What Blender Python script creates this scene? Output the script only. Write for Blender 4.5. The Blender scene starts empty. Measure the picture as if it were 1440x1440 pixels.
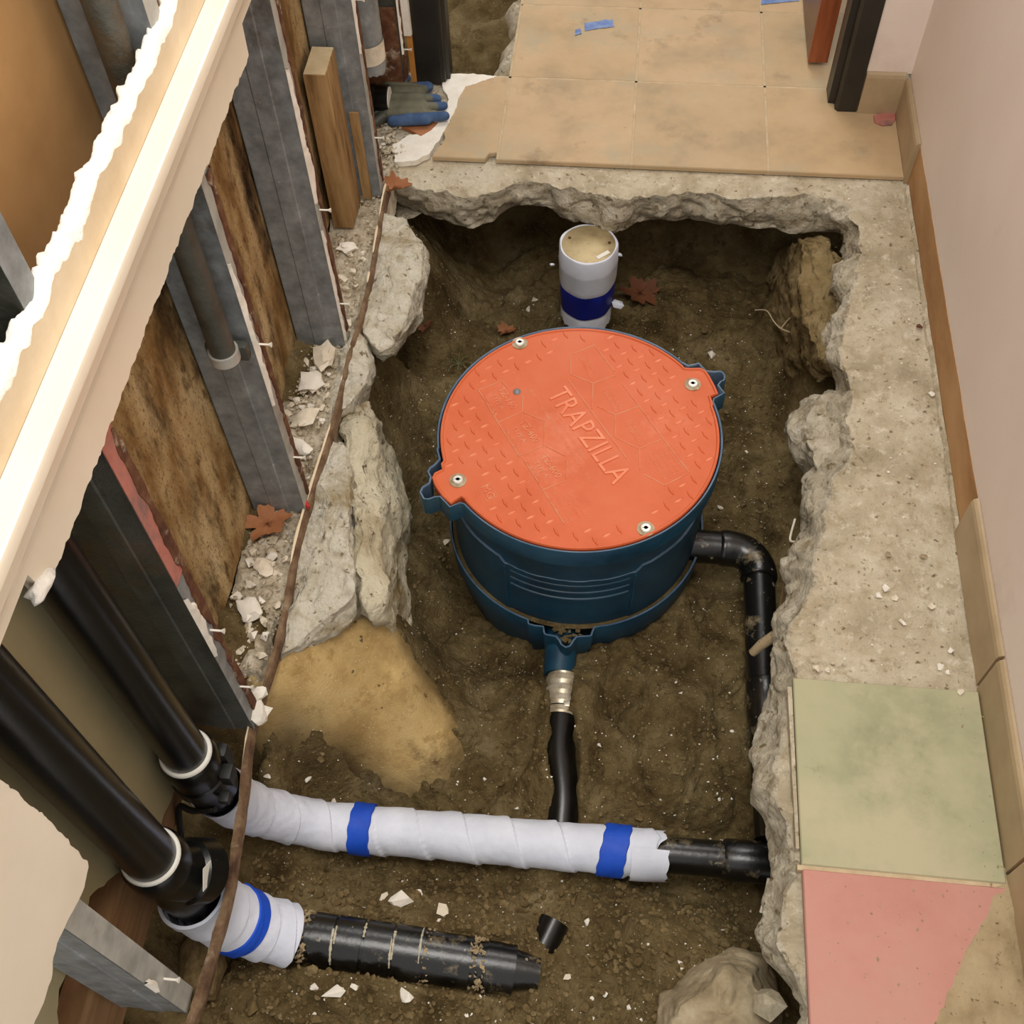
import bpy, bmesh, math, random
import numpy as np
from mathutils import Vector, Matrix, noise as mnoise
random.seed(7)
S = bpy.context.scene
COL = S.collection
D = bpy.data

# ------------------------------------------------------------------ camera, world, lights, exposure
CAM = Vector((0, 0, 1.65))
RX = Vector((0.9951, 0.0957, -0.0253)); RD = Vector((0.0655, -0.8282, -0.5565)); RF = Vector((-0.0742, 0.5521, -0.8304))
FPX = 1576.24
cd = D.cameras.new('camera'); co = D.objects.new('camera', cd); COL.objects.link(co)
cd.sensor_width = 36; cd.lens = 36 * FPX / 1440; cd.clip_start = 0.02
m = Matrix.Identity(4)
for i in range(3):
    m[i][0] = RX[i]; m[i][1] = -RD[i]; m[i][2] = -RF[i]; m[i][3] = CAM[i]
co.matrix_world = m
S.camera = co
S.view_settings.view_transform = 'Standard'; S.view_settings.look = 'None'
S.view_settings.exposure = 0.0; S.view_settings.gamma = 1.0; S.view_settings.use_curve_mapping = False
W = D.worlds.new('World'); S.world = W; W.use_nodes = True
W.node_tree.nodes['Background'].inputs[0].default_value = (1.0, 0.985, 0.965, 1)
W.node_tree.nodes['Background'].inputs[1].default_value = 0.80
def area(name, loc, target, sx, sy, power, col=(1, 0.965, 0.915)):
    l = D.lights.new(name, 'AREA'); l.shape = 'RECTANGLE'; l.size = sx; l.size_y = sy; l.energy = power; l.color = col
    o = D.objects.new(name, l); COL.objects.link(o); o.location = loc
    o.rotation_euler = (Vector(target) - Vector(loc)).to_track_quat('-Z', 'Y').to_euler()
    return o
area('ceiling_lamp', (-0.12, 0.55, 2.55), (0.0, 0.75, 0), 0.6, 1.2, 34)
area('ceiling_lamp', (0.10, 3.3, 2.55), (0.0, 3.0, 0), 0.6, 0.9, 24)

def G(px, py, z=0.0):
    """where the sight line through a photo pixel meets the level z (survey helper)"""
    d = RX * ((px - 720) / FPX) + RD * ((py - 720) / FPX) + RF
    return CAM + d * ((z - CAM.z) / d.z)
def PXp(px, py, x):
    d = RX * ((px - 720) / FPX) + RD * ((py - 720) / FPX) + RF
    return CAM + d * (x / d.x)

# ------------------------------------------------------------------ numpy noise
def _hash(ix, iy, seed):
    h = (ix * 374761393 + iy * 668265263 + seed * 982451653) & 0xffffffff
    h = ((h ^ (h >> 13)) * 1274126177) & 0xffffffff
    return ((h ^ (h >> 16)) & 0xffff) / 65535.0
def vnoise(x, y, seed=0):
    x = np.asarray(x, float); y = np.asarray(y, float)
    ix = np.floor(x).astype(np.int64); iy = np.floor(y).astype(np.int64)
    fx = x - ix; fy = y - iy
    fx = fx * fx * (3 - 2 * fx); fy = fy * fy * (3 - 2 * fy)
    a = _hash(ix, iy, seed); b = _hash(ix + 1, iy, seed); c = _hash(ix, iy + 1, seed); d = _hash(ix + 1, iy + 1, seed)
    return (a + (b - a) * fx) * (1 - fy) + (c + (d - c) * fx) * fy - 0.5
def fbm(x, y, seed=0, oct=4):
    s = 0; a = 1.0
    for k in range(oct):
        s = s + a * vnoise(x * 2 ** k + k * 17.3, y * 2 ** k - k * 9.1, seed + k); a *= 0.5
    return s
def n3(p, s, seed=0):
    return mnoise.noise((p[0] * s + seed * 3.1, p[1] * s + seed * 1.7, p[2] * s - seed * 2.3))
def n3f(p, s, seed=0, o=4):
    r = 0; a = 1
    for k in range(o):
        r += a * n3(p, s * 2 ** k, seed + k); a *= 0.5
    return r
def sstep(t):
    t = np.clip(t, 0, 1); return t * t * (3 - 2 * t)

# ------------------------------------------------------------------ materials
def s2l(c):
    return tuple((v / 255 / 12.92) if v / 255 <= 0.04045 else ((v / 255 + 0.055) / 1.055) ** 2.4 for v in c)
def M(name, cols, scale=6, rough=0.85, bump=0.3, bscale=60, bdist=0.004, metal=0.0, detail=6, spec=0.4,
      speck=None, stretch=None, contrast=0.18, coord='Object', sss=0.0, patch=None, coat=0.0):
    """noise-driven material: cols = sRGB 0-255 colours blended by a noise ramp; speck=(col, scale, amount); patch=(col, scale, threshold)"""
    mt = D.materials.new(name); mt.use_nodes = True
    nt = mt.node_tree; N = nt.nodes; L = nt.links
    b = N['Principled BSDF']
    tc = N.new('ShaderNodeTexCoord'); vec = tc.outputs[coord]
    if stretch:
        mp = N.new('ShaderNodeMapping'); mp.inputs['Scale'].default_value = stretch
        L.new(vec, mp.inputs[0]); vec = mp.outputs[0]
    nz = N.new('ShaderNodeTexNoise'); nz.inputs['Scale'].default_value = scale; nz.inputs['Detail'].default_value = detail
    nz.inputs['Roughness'].default_value = 0.62
    L.new(vec, nz.inputs['Vector'])
    if len(cols) == 1:
        cols = [cols[0], cols[0]]
    rp = N.new('ShaderNodeValToRGB'); L.new(nz.outputs['Fac'], rp.inputs[0])
    cr = rp.color_ramp
    while len(cr.elements) < len(cols):
        cr.elements.new(0.5)
    for i, c in enumerate(cols):
        cr.elements[i].position = 0.5 - contrast + 2 * contrast * i / (len(cols) - 1)
        cr.elements[i].color = (*s2l(c), 1)
    out = rp.outputs[0]
    for ex in ([patch] if patch and not isinstance(patch, list) else (patch or [])):
        n2 = N.new('ShaderNodeTexNoise'); n2.inputs['Scale'].default_value = ex[1]; n2.inputs['Detail'].default_value = 8
        n2.inputs['Roughness'].default_value = 0.7
        mp2 = N.new('ShaderNodeMapping'); mp2.inputs['Location'].default_value = (ex[1] * 1.3, 4.1, -2.2); L.new(vec, mp2.inputs[0]); L.new(mp2.outputs[0], n2.inputs['Vector'])
        r2 = N.new('ShaderNodeValToRGB'); r2.color_ramp.elements[0].position = ex[2] - 0.07; r2.color_ramp.elements[1].position = ex[2] + 0.07
        L.new(n2.outputs['Fac'], r2.inputs[0])
        mx = N.new('ShaderNodeMixRGB'); mx.inputs[2].default_value = (*s2l(ex[0]), 1)
        L.new(r2.outputs[0], mx.inputs[0]); L.new(out, mx.inputs[1]); out = mx.outputs[0]
    if speck:
        v = N.new('ShaderNodeTexNoise'); v.inputs['Scale'].default_value = speck[1]; v.inputs['Detail'].default_value = 2
        L.new(vec, v.inputs['Vector'])
        r3 = N.new('ShaderNodeValToRGB'); r3.color_ramp.elements[0].position = speck[2]; r3.color_ramp.elements[1].position = speck[2] + 0.08
        L.new(v.outputs['Fac'], r3.inputs[0])
        mx = N.new('ShaderNodeMixRGB'); mx.inputs[2].default_value = (*s2l(speck[0]), 1)
        L.new(r3.outputs[0], mx.inputs[0]); L.new(out, mx.inputs[1]); out = mx.outputs[0]
    L.new(out, b.inputs['Base Color'])
    b.inputs['Roughness'].default_value = rough; b.inputs['Metallic'].default_value = metal
    b.inputs['Specular IOR Level'].default_value = spec
    if sss: b.inputs['Subsurface Weight'].default_value = sss; b.inputs['Subsurface Radius'].default_value = (0.01, 0.01, 0.01)
    if coat: b.inputs['Coat Weight'].default_value = coat
    if bump:
        bn = N.new('ShaderNodeTexNoise'); bn.inputs['Scale'].default_value = bscale; bn.inputs['Detail'].default_value = 8
        bn.inputs['Roughness'].default_value = 0.65
        L.new(vec, bn.inputs['Vector'])
        bp = N.new('ShaderNodeBump'); bp.inputs['Strength'].default_value = bump; bp.inputs['Distance'].default_value = bdist
        L.new(bn.outputs['Fac'], bp.inputs['Height']); L.new(bp.outputs[0], b.inputs['Normal'])
    return mt

MAT = {}
MAT['dirt'] = M('dirt', [(76, 61, 36), (106, 89, 57), (126, 109, 74), (150, 133, 98)], scale=9, bump=1.0, bscale=55, bdist=0.016, rough=0.95, spec=0.12, detail=12, speck=((176, 160, 124), 260, 0.66), contrast=0.2, patch=[((80, 64, 38), 26, 0.62), ((140, 123, 88), 34, 0.65), ((70, 56, 33), 3.5, 0.62)])
MAT['pebble'] = M('pebble', [(80, 66, 41), (110, 93, 62), (138, 121, 88)], scale=30, bump=0.5, bscale=120, rough=0.95, spec=0.15)
MAT['clod'] = M('clod', [(84, 69, 43), (112, 94, 62), (136, 118, 84)], scale=40, bump=0.8, bscale=90, rough=0.95, spec=0.15)
MAT['sand'] = M('sand', [(164, 134, 84), (200, 170, 114), (214, 188, 134)], scale=7, bump=0.7, bscale=220, bdist=0.004, rough=0.95, spec=0.15, speck=((226, 206, 160), 300, 0.66), patch=[((108, 88, 56), 7, 0.60), ((168, 138, 84), 30, 0.6)])
def sand_blend():
    mt = MAT['sand']; nt = mt.node_tree; N = nt.nodes; L = nt.links; b = N['Principled BSDF']
    src = b.inputs['Base Color'].links[0].from_socket
    at = N.new('ShaderNodeAttribute'); at.attribute_name = 'blend'
    nz = N.new('ShaderNodeTexNoise'); nz.inputs['Scale'].default_value = 9; nz.inputs['Detail'].default_value = 6
    rp = N.new('ShaderNodeValToRGB'); rp.color_ramp.elements[0].color = (*s2l((66, 52, 30)), 1); rp.color_ramp.elements[1].color = (*s2l((122, 104, 70)), 1)
    rp.color_ramp.elements[0].position = 0.35; rp.color_ramp.elements[1].position = 0.65
    tc = N.new('ShaderNodeTexCoord'); L.new(tc.outputs['Object'], nz.inputs['Vector']); L.new(nz.outputs['Fac'], rp.inputs[0])
    mx = N.new('ShaderNodeMixRGB'); L.new(at.outputs['Fac'], mx.inputs[0]); L.new(rp.outputs[0], mx.inputs[1]); L.new(src, mx.inputs[2]); L.new(mx.outputs[0], b.inputs['Base Color'])
sand_blend()
MAT['concrete'] = M('concrete', [(172, 158, 131), (204, 190, 163), (222, 211, 187)], scale=9, bump=1.0, bscale=70, bdist=0.010, rough=0.95, spec=0.2, speck=((132, 116, 90), 70, 0.65), patch=[((178, 162, 132), 38, 0.59), ((232, 222, 201), 46, 0.62), ((174, 157, 126), 4, 0.62), ((216, 206, 184), 3, 0.62)])
MAT['concrete_face'] = M('concrete_face', [(172, 160, 137), (206, 195, 171), (226, 217, 196)], scale=14, bump=1.0, bscale=60, bdist=0.016, rough=0.95, spec=0.2, speck=((128, 114, 88), 60, 0.64), patch=[((158, 142, 112), 34, 0.58), ((226, 218, 198), 50, 0.62)])
MAT['white_concrete'] = M('white_concrete', [(202, 191, 167), (228, 220, 200), (240, 234, 218)], scale=22, bump=1.0, bscale=60, bdist=0.016, rough=0.95, spec=0.2, patch=[((172, 154, 118), 9, 0.58), ((200, 188, 160), 42, 0.60)], speck=((140, 124, 94), 75, 0.64))
MAT['tan_concrete'] = M('tan_concrete', [(178, 162, 130), (212, 200, 170), (228, 219, 193)], scale=12, bump=1.0, bscale=90, bdist=0.010, rough=0.95, spec=0.2, patch=((150, 126, 84), 7, 0.6), speck=((122, 104, 76), 75, 0.64))
MAT['plaster'] = M('plaster', [(206, 192, 168), (228, 216, 194), (240, 231, 212)], scale=25, bump=0.5, bscale=120, rough=0.95, spec=0.2)
MAT['plaster_white'] = M('plaster_white', [(228, 220, 204), (244, 238, 226)], scale=25, bump=0.4, bscale=120, rough=0.95, spec=0.2)
MAT['rubble'] = M('rubble', [(170, 152, 124), (212, 198, 172), (230, 219, 198)], scale=22, bump=1.0, bscale=80, bdist=0.01, rough=0.95, spec=0.2)
for k, (a, b_, c) in enumerate([((162, 142, 110), (190, 162, 124), (200, 173, 136)), ((166, 145, 114), (194, 166, 129), (202, 176, 141)), ((158, 140, 110), (186, 160, 124), (196, 171, 134))]):
    MAT['tile%d' % k] = M('tan_tile', [a, b_, c], scale=5, bump=0.08, bscale=200, rough=0.55, spec=0.3, contrast=0.22, patch=[((178, 162, 132), 4, 0.57), ((150, 128, 98), 5.5, 0.66)], speck=((140, 112, 78), 60, 0.76))
MAT['tile_green'] = M('green_tile', [(144, 146, 112), (168, 166, 132), (178, 171, 138)], scale=5, bump=0.08, bscale=200, rough=0.6, spec=0.3, patch=[((182, 174, 142), 3, 0.56), ((120, 112, 86), 14, 0.72)])
MAT['tile_pink'] = M('pink_tile', [(184, 128, 114), (192, 138, 124), (190, 144, 128)], scale=5, bump=0.08, bscale=200, rough=0.6, spec=0.3, patch=((150, 112, 92), 16, 0.74))
MAT['grout'] = M('grout', [(178, 156, 122), (202, 182, 150)], scale=30, bump=0.3)
MAT['dust'] = M('dust', [(150, 130, 98), (176, 156, 122), (188, 170, 136)], scale=14, bump=0.8, bscale=150, bdist=0.004, rough=0.95, spec=0.15, speck=((120, 102, 74), 120, 0.66))
MAT['dust_pale'] = M('pale_dust', [(176, 166, 142), (204, 196, 174)], scale=60, bump=0.4, rough=0.95)
MAT['wall_paint'] = M('wall_paint', [(232, 216, 204), (240, 226, 215)], scale=2.5, bump=0.12, bscale=160, bdist=0.002, rough=0.5, spec=0.35, patch=((222, 205, 194), 3, 0.66))
MAT['adhesive'] = M('adhesive', [(150, 108, 68), (176, 134, 88), (190, 150, 104)], scale=9, bump=0.3, bscale=80, rough=0.8, stretch=(1, 0.4, 1), patch=((200, 172, 132), 14, 0.72))
MAT['base_tile'] = M('baseboard_tile', [(160, 138, 106), (182, 160, 126)], scale=8, bump=0.05, rough=0.45, spec=0.4)
MAT['rail_paint'] = M('cream_paint', [(232, 220, 198), (240, 229, 208)], scale=6, bump=0.05, rough=0.35, spec=0.45)
MAT['gypsum'] = M('gypsum', [(236, 230, 218), (250, 246, 238)], scale=30, bump=0.7, bscale=140, rough=0.95, spec=0.2)
MAT['torn_paper'] = M('torn_paper', [(214, 192, 158), (234, 216, 186)], scale=8, bump=0.3, bscale=60, rough=0.85)
MAT['backing'] = M('moldy_backing', [(88, 64, 34), (142, 110, 66), (186, 160, 114), (206, 184, 142)], scale=5, bump=0.3, bscale=60, rough=0.9, spec=0.2, stretch=(1, 2.2, 0.9), contrast=0.2, speck=((110, 84, 50), 150, 0.6), patch=[((96, 74, 44), 16, 0.6), ((44, 30, 14), 3.2, 0.58)])
MAT['backing_tan'] = M('tan_backing', [(164, 126, 80), (194, 154, 104)], scale=3, bump=0.1, rough=0.8, spec=0.25)
MAT['backing_olive'] = M('olive_backing', [(150, 140, 106), (172, 160, 124)], scale=3, bump=0.1, rough=0.75, spec=0.25, patch=((132, 116, 84), 5, 0.66))
MAT['galv'] = M('galvanised', [(112, 115, 115), (136, 140, 141), (160, 164, 165)], scale=26, bump=0.15, bscale=120, rough=0.5, metal=0.15, spec=0.5, patch=((84, 72, 56), 5, 0.68), speck=((196, 192, 180), 90, 0.72))
MAT['galv_dark'] = M('dark_galvanised', [(52, 54, 48), (76, 78, 70), (92, 93, 86)], scale=16, bump=0.5, bscale=140, rough=0.35, metal=0.1, spec=0.5, patch=((98, 74, 42), 4, 0.68))
MAT['galv_light'] = M('light_galvanised', [(150, 150, 142), (176, 176, 168), (196, 194, 184)], scale=18, bump=0.15, rough=0.45, metal=0.1, patch=((112, 90, 64), 7, 0.66))
MAT['rust'] = M('rust', [(70, 38, 22), (104, 66, 42), (132, 100, 72)], scale=30, bump=0.6, bscale=100, rough=0.9, patch=((196, 180, 156), 22, 0.64))
MAT['track'] = M('rusted_track', [(76, 52, 36), (112, 86, 62), (146, 122, 94)], scale=26, bump=0.6, bscale=100, rough=0.85, patch=((176, 160, 134), 20, 0.66))
MAT['pink_paint'] = M('pink_primer', [(164, 96, 86), (186, 120, 106), (120, 100, 96)], scale=14, bump=0.2, rough=0.7)
MAT['wood'] = M('raw_wood', [(120, 88, 50), (164, 130, 84), (184, 152, 104)], scale=10, bump=0.25, bscale=60, rough=0.85, stretch=(5, 5, 0.6))
MAT['wood_end'] = M('wood_end_grain', [(206, 184, 144), (226, 208, 172)], scale=20, bump=0.2, rough=0.9, speck=((120, 96, 62), 20, 0.7))
MAT['wood_dark'] = M('sole_plate_wood', [(124, 92, 60), (156, 120, 82)], scale=10, bump=0.2, rough=0.85, stretch=(5, 0.7, 5))
MAT['door_wood'] = M('door_wood', [(112, 56, 30), (146, 78, 44), (164, 94, 56)], scale=8, bump=0.08, rough=0.35, stretch=(6, 6, 0.5))
MAT['door_face'] = M('door_face', [(104, 72, 50), (128, 94, 68)], scale=8, bump=0.08, rough=0.4, stretch=(6, 6, 0.5))
MAT['yellow_wood'] = M('yellow_trim', [(178, 116, 48), (204, 142, 70)], scale=8, bump=0.1, rough=0.7)
MAT['jamb'] = M('black_jamb', [(30, 28, 24), (46, 42, 36)], scale=8, bump=0.08, rough=0.4, spec=0.5)
MAT['abs'] = M('black_plastic', [(8, 8, 7), (16, 16, 15)], scale=20, bump=0.08, bscale=80, rough=0.28, spec=0.5, speck=((90, 86, 78), 40, 0.74))
MAT['abs_dusty'] = M('dusty_black_plastic', [(11, 11, 10), (24, 23, 20)], scale=14, bump=0.15, bscale=80, rough=0.26, spec=0.6, patch=[((146, 130, 100), 13, 0.63)], speck=((150, 142, 124), 60, 0.7))
MAT['rubber'] = M('black_rubber', [(16, 16, 14), (30, 30, 27)], scale=20, bump=0.2, rough=0.5, speck=((110, 104, 92), 70, 0.7))
MAT['foam'] = M('foam_wrap', [(212, 217, 230), (228, 232, 243)], scale=14, bump=0.25, bscale=160, bdist=0.003, rough=0.6, spec=0.3, sss=0.15)
MAT['blue_tape'] = M('blue_tape', [(14, 64, 176), (24, 84, 206)], scale=14, bump=0.3, bscale=50, rough=0.55)
MAT['blue_tape_dark'] = M('dark_blue_tape', [(10, 22, 116), (16, 34, 140)], scale=14, bump=0.3, bscale=50, rough=0.5)
MAT['pale_tape'] = M('faded_blue_tape', [(86, 116, 176), (140, 158, 196)], scale=40, bump=0.3, rough=0.7)
MAT['orange'] = M('orange_plastic', [(202, 92, 46), (210, 101, 56), (212, 109, 68)], scale=7, bump=0.12, bscale=160, bdist=0.002, rough=0.5, spec=0.4, patch=((222, 126, 90), 4, 0.64))
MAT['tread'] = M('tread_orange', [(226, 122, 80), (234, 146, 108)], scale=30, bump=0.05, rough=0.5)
MAT['orange_worn'] = M('worn_orange', [(214, 116, 74), (220, 140, 102), (216, 158, 124)], scale=30, bump=0.1, rough=0.7)
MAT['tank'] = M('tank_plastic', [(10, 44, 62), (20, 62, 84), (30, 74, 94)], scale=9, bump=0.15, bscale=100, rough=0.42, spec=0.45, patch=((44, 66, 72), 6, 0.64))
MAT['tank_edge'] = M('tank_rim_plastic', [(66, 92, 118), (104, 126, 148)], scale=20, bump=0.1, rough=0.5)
MAT['bolt'] = M('bolt_steel', [(206, 204, 192), (232, 230, 222)], scale=40, bump=0.1, rough=0.35, metal=0.3)
MAT['washer'] = M('dirty_washer', [(140, 112, 76), (196, 184, 156)], scale=60, bump=0.3, rough=0.7)
MAT['brass'] = M('dull_brass', [(150, 132, 96), (184, 166, 126), (192, 176, 140)], scale=14, bump=0.15, rough=0.5, metal=0.35)
MAT['label'] = M('white_label', [(228, 224, 212), (240, 238, 230)], scale=40, bump=0, rough=0.5)
MAT['ink'] = M('label_ink', [(70, 70, 70)], bump=0, rough=0.6)
MAT['steel'] = M('steel_band', [(150, 134, 104), (196, 186, 164), (222, 216, 200)], scale=24, bump=0.2, rough=0.35, metal=0.5)
MAT['glove_knit'] = M('glove_knit', [(56, 80, 118), (82, 106, 142)], scale=40, bump=0.6, bscale=400, rough=0.9)
MAT['glove_coat'] = M('glove_coating', [(80, 79, 62), (102, 101, 83), (116, 113, 95)], scale=18, bump=0.5, bscale=90, rough=0.75, patch=((48, 42, 26), 12, 0.7))
MAT['leaf'] = M('dry_leaf', [(144, 90, 54), (178, 120, 80)], scale=18, bump=0.4, rough=0.7)
MAT['leaf_dark'] = M('dark_leaf', [(96, 56, 32), (126, 78, 50)], scale=18, bump=0.4, rough=0.7)
MAT['root'] = M('pale_root', [(170, 150, 116), (206, 190, 158)], scale=30, bump=0.2, rough=0.8)
MAT['red_wire'] = M('red_wire', [(150, 22, 14), (180, 40, 28)], scale=20, bump=0.1, rough=0.5)
MAT['stone'] = M('stone', [(128, 112, 84), (162, 146, 116), (182, 168, 140)], scale=18, bump=0.8, bscale=90, rough=0.9)
MAT['stone_pale'] = M('pale_stone', [(160, 148, 122), (192, 180, 154), (206, 196, 172)], scale=30, bump=0.9, bscale=90, bdist=0.006, rough=0.9)
MAT['weed'] = M('weed', [(86, 92, 52), (130, 126, 84)], scale=18, bump=0.1, rough=0.7)

# ------------------------------------------------------------------ object helpers
def wl(o):
    v = Vector((0, 0, 0))
    while o: v += o.location; o = o.parent
    return v
def tag(o, label=None, cat=None, group=None, kind=None):
    if label: o['label'] = label
    if cat: o['category'] = cat
    if group: o['group'] = group
    if kind: o['kind'] = kind
    return o
def thing(name, loc, label, cat, group=None, kind=None):
    o = D.objects.new(name, None); COL.objects.link(o); o.location = loc; o.empty_display_size = 0.05
    return tag(o, label, cat, group, kind)
class MB:
    def __init__(s): s.v = []; s.f = []; s.mi = []
    def add(s, v, f, mi=0):
        o = len(s.v); s.v += [tuple(p) for p in v]; s.f += [tuple(i + o for i in q) for q in f]; s.mi += [mi] * len(f); return s
    def box(s, lo, hi, mi=0, bev=0.0):
        x0, y0, z0 = lo; x1, y1, z1 = hi
        if not bev:
            s.add([(x0, y0, z0), (x1, y0, z0), (x1, y1, z0), (x0, y1, z0), (x0, y0, z1), (x1, y0, z1), (x1, y1, z1), (x0, y1, z1)],
                  [(3, 2, 1, 0), (4, 5, 6, 7), (0, 1, 5, 4), (1, 2, 6, 5), (2, 3, 7, 6), (3, 0, 4, 7)], mi)
        else:
            b = bmesh.new(); bmesh.ops.create_cube(b, size=1)
            for v in b.verts: v.co = Vector(((x0 + x1) / 2 + v.co.x * (x1 - x0), (y0 + y1) / 2 + v.co.y * (y1 - y0), (z0 + z1) / 2 + v.co.z * (z1 - z0)))
            bmesh.ops.bevel(b, geom=b.edges[:], offset=bev, segments=2, affect='EDGES', profile=0.6)
            b.verts.index_update(); s.add([v.co[:] for v in b.verts], [[v.index for v in f.verts] for f in b.faces], mi); b.free()
        return s
    def tube(s, path, r, n=24, caps=True, mi=0, smooth_path=0, ref=None):
        P = [Vector(p) for p in path]
        if smooth_path: P, r = spline(P, r, smooth_path)
        R_ = r if isinstance(r, (list, tuple)) else [r] * len(P)
        T = [(P[min(i + 1, len(P) - 1)] - P[max(i - 1, 0)]).normalized() for i in range(len(P))]
        u = Vector(ref) if ref else (Vector((0, 0, 1)) if abs(T[0].z) < 0.9 else Vector((1, 0, 0)))
        o = len(s.v); V = []; F = []
        for i, p in enumerate(P):
            u = (u - T[i] * u.dot(T[i])).normalized(); w = T[i].cross(u)
            for k in range(n):
                a = 2 * math.pi * k / n
                rr = R_[i](a) if callable(R_[i]) else R_[i]
                V.append(p + (u * math.cos(a) + w * math.sin(a)) * rr)
        for i in range(len(P) - 1):
            for k in range(n):
                a = i * n + k; b = i * n + (k + 1) % n
                F.append((a, b, b + n, a + n))
        if caps:
            F.append(tuple(range(n - 1, -1, -1))); F.append(tuple(range((len(P) - 1) * n, len(P) * n)))
        return s.add(V, F, mi)
    def prism(s, poly, z0, z1, mi=0, side_mi=None):
        n = len(poly)
        z0f = z0 if callable(z0) else (lambda x, y: z0); z1f = z1 if callable(z1) else (lambda x, y: z1)
        V = [(p[0], p[1], z0f(p[0], p[1])) for p in poly] + [(p[0], p[1], z1f(p[0], p[1])) for p in poly]
        a = sum(poly[i][0] * poly[(i + 1) % n][1] - poly[(i + 1) % n][0] * poly[i][1] for i in range(n))
        top = tuple(range(n, 2 * n)); bot = tuple(range(n - 1, -1, -1))
        sides = [(i, (i + 1) % n, n + (i + 1) % n, n + i) for i in range(n)]
        if a < 0: top = top[::-1]; bot = bot[::-1]; sides = [q[::-1] for q in sides]
        o = len(s.v); s.v += V
        s.f += [tuple(i + o for i in top), tuple(i + o for i in bot)]; s.mi += [mi, mi]
        s.f += [tuple(i + o for i in q) for q in sides]; s.mi += [mi if side_mi is None else side_mi] * n
        return s
    def grid(s, V2, mi=0, close=False):
        """V2: list of rows of points"""
        nr = len(V2); nc = len(V2[0]); V = [p for r in V2 for p in r]; F = []
        for i in range(nr - 1):
            for j in range(nc if close else nc - 1):
                a = i * nc + j; b = i * nc + (j + 1) % nc
                F.append((a, b, b + nc, a + nc))
        return s.add(V, F, mi)
    def build(s, name, mat, parent=None, smooth=True, sharp=40, origin=None, **tags):
        mats = mat if isinstance(mat, (list, tuple)) else [mat]
        A = np.array(s.v, dtype=float)
        if parent is not None: off = np.array(wl(parent)); loc = (0, 0, 0)
        else:
            off = np.array(origin) if origin is not None else np.array([(A[:, 0].min() + A[:, 0].max()) / 2, (A[:, 1].min() + A[:, 1].max()) / 2, A[:, 2].min()]); loc = tuple(off)
        me = D.meshes.new(name); me.from_pydata((A - off).tolist(), [], s.f)
        for t in mats: me.materials.append(MAT[t] if isinstance(t, str) else t)
        if len(mats) > 1: me.polygons.foreach_set('material_index', s.mi)
        if smooth:
            me.polygons.foreach_set('use_smooth', [True] * len(me.polygons))
            if sharp: me.set_sharp_from_angle(angle=math.radians(sharp))
        me.update()
        o = D.objects.new(name, me); COL.objects.link(o); o.location = loc
        if parent is not None: o.parent = parent
        return tag(o, **tags)
def spline(P, r, k):
    """Catmull-Rom through P, k steps a span"""
    out = []; ro = []
    rl = r if isinstance(r, (list, tuple)) else [r] * len(P)
    n = len(P)
    for i in range(n - 1):
        p0 = P[max(i - 1, 0)]; p1 = P[i]; p2 = P[i + 1]; p3 = P[min(i + 2, n - 1)]
        for j in range(k):
            t = j / k
            out.append(0.5 * ((2 * p1) + (p2 - p0) * t + (2 * p0 - 5 * p1 + 4 * p2 - p3) * t * t + (3 * p1 - p0 - 3 * p2 + p3) * t ** 3))
            ro.append(rl[i] * (1 - t) + rl[i + 1] * t)
    out.append(P[-1]); ro.append(rl[-1]); return out, ro
def resample(pts, step):
    P = [Vector(p) for p in pts]; out = [P[0]]
    for a, b in zip(P, P[1:]):
        n = max(1, int((b - a).length / step))
        for k in range(1, n + 1): out.append(a.lerp(b, k / n))
    return out
_ico = {}
def ico(sub):
    if sub not in _ico:
        b = bmesh.new(); bmesh.ops.create_icosphere(b, subdivisions=sub, radius=1); b.verts.index_update()
        _ico[sub] = ([v.co.copy() for v in b.verts], [[v.index for v in f.verts] for f in b.faces]); b.free()
    return _ico[sub]
def chip_geo(r, flat=0.5, sub=1, seed=0, jag=0.35):
    V, F = ico(sub); rn = random.Random(seed); ax = rn.uniform(0.75, 1.3); rz = rn.uniform(0, 6.28); c, s_ = math.cos(rz), math.sin(rz)
    tl = rn.uniform(-0.35, 0.35)
    out = []
    for v in V:
        k = 1 + jag * n3(v, 1.6, seed) * 1.6 + (jag * 0.5 * n3(v, 3.7, seed + 5) if sub > 1 else 0)
        x, y, z = v.x * k * r * ax, v.y * k * r / ax, v.z * k * r * flat
        z += x * tl
        out.append((x * c - y * s_, x * s_ + y * c, z))
    return out, F
def hull_geo(r, flat, seed, n=11):
    rn = random.Random(seed); b = bmesh.new(); ax = rn.uniform(0.65, 1.0)
    for i in range(n):
        v = Vector((rn.gauss(0, 1), rn.gauss(0, 1), rn.gauss(0, 1))).normalized() * rn.uniform(0.8, 1.1)
        b.verts.new((v.x * r, v.y * r * ax, v.z * r * flat))
    res = bmesh.ops.convex_hull(b, input=b.verts[:])
    bmesh.ops.delete(b, geom=[e for e in res['geom_interior'] if isinstance(e, bmesh.types.BMVert)], context='VERTS')
    rz = rn.uniform(0, 6.28); b.transform(Matrix.Rotation(rz, 4, 'Z') @ Matrix.Rotation(rn.uniform(-.35, .35), 4, 'X'))
    b.verts.index_update(); r_ = ([v.co[:] for v in b.verts], [[v.index for v in f.verts] for f in b.faces]); b.free(); return r_

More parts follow.
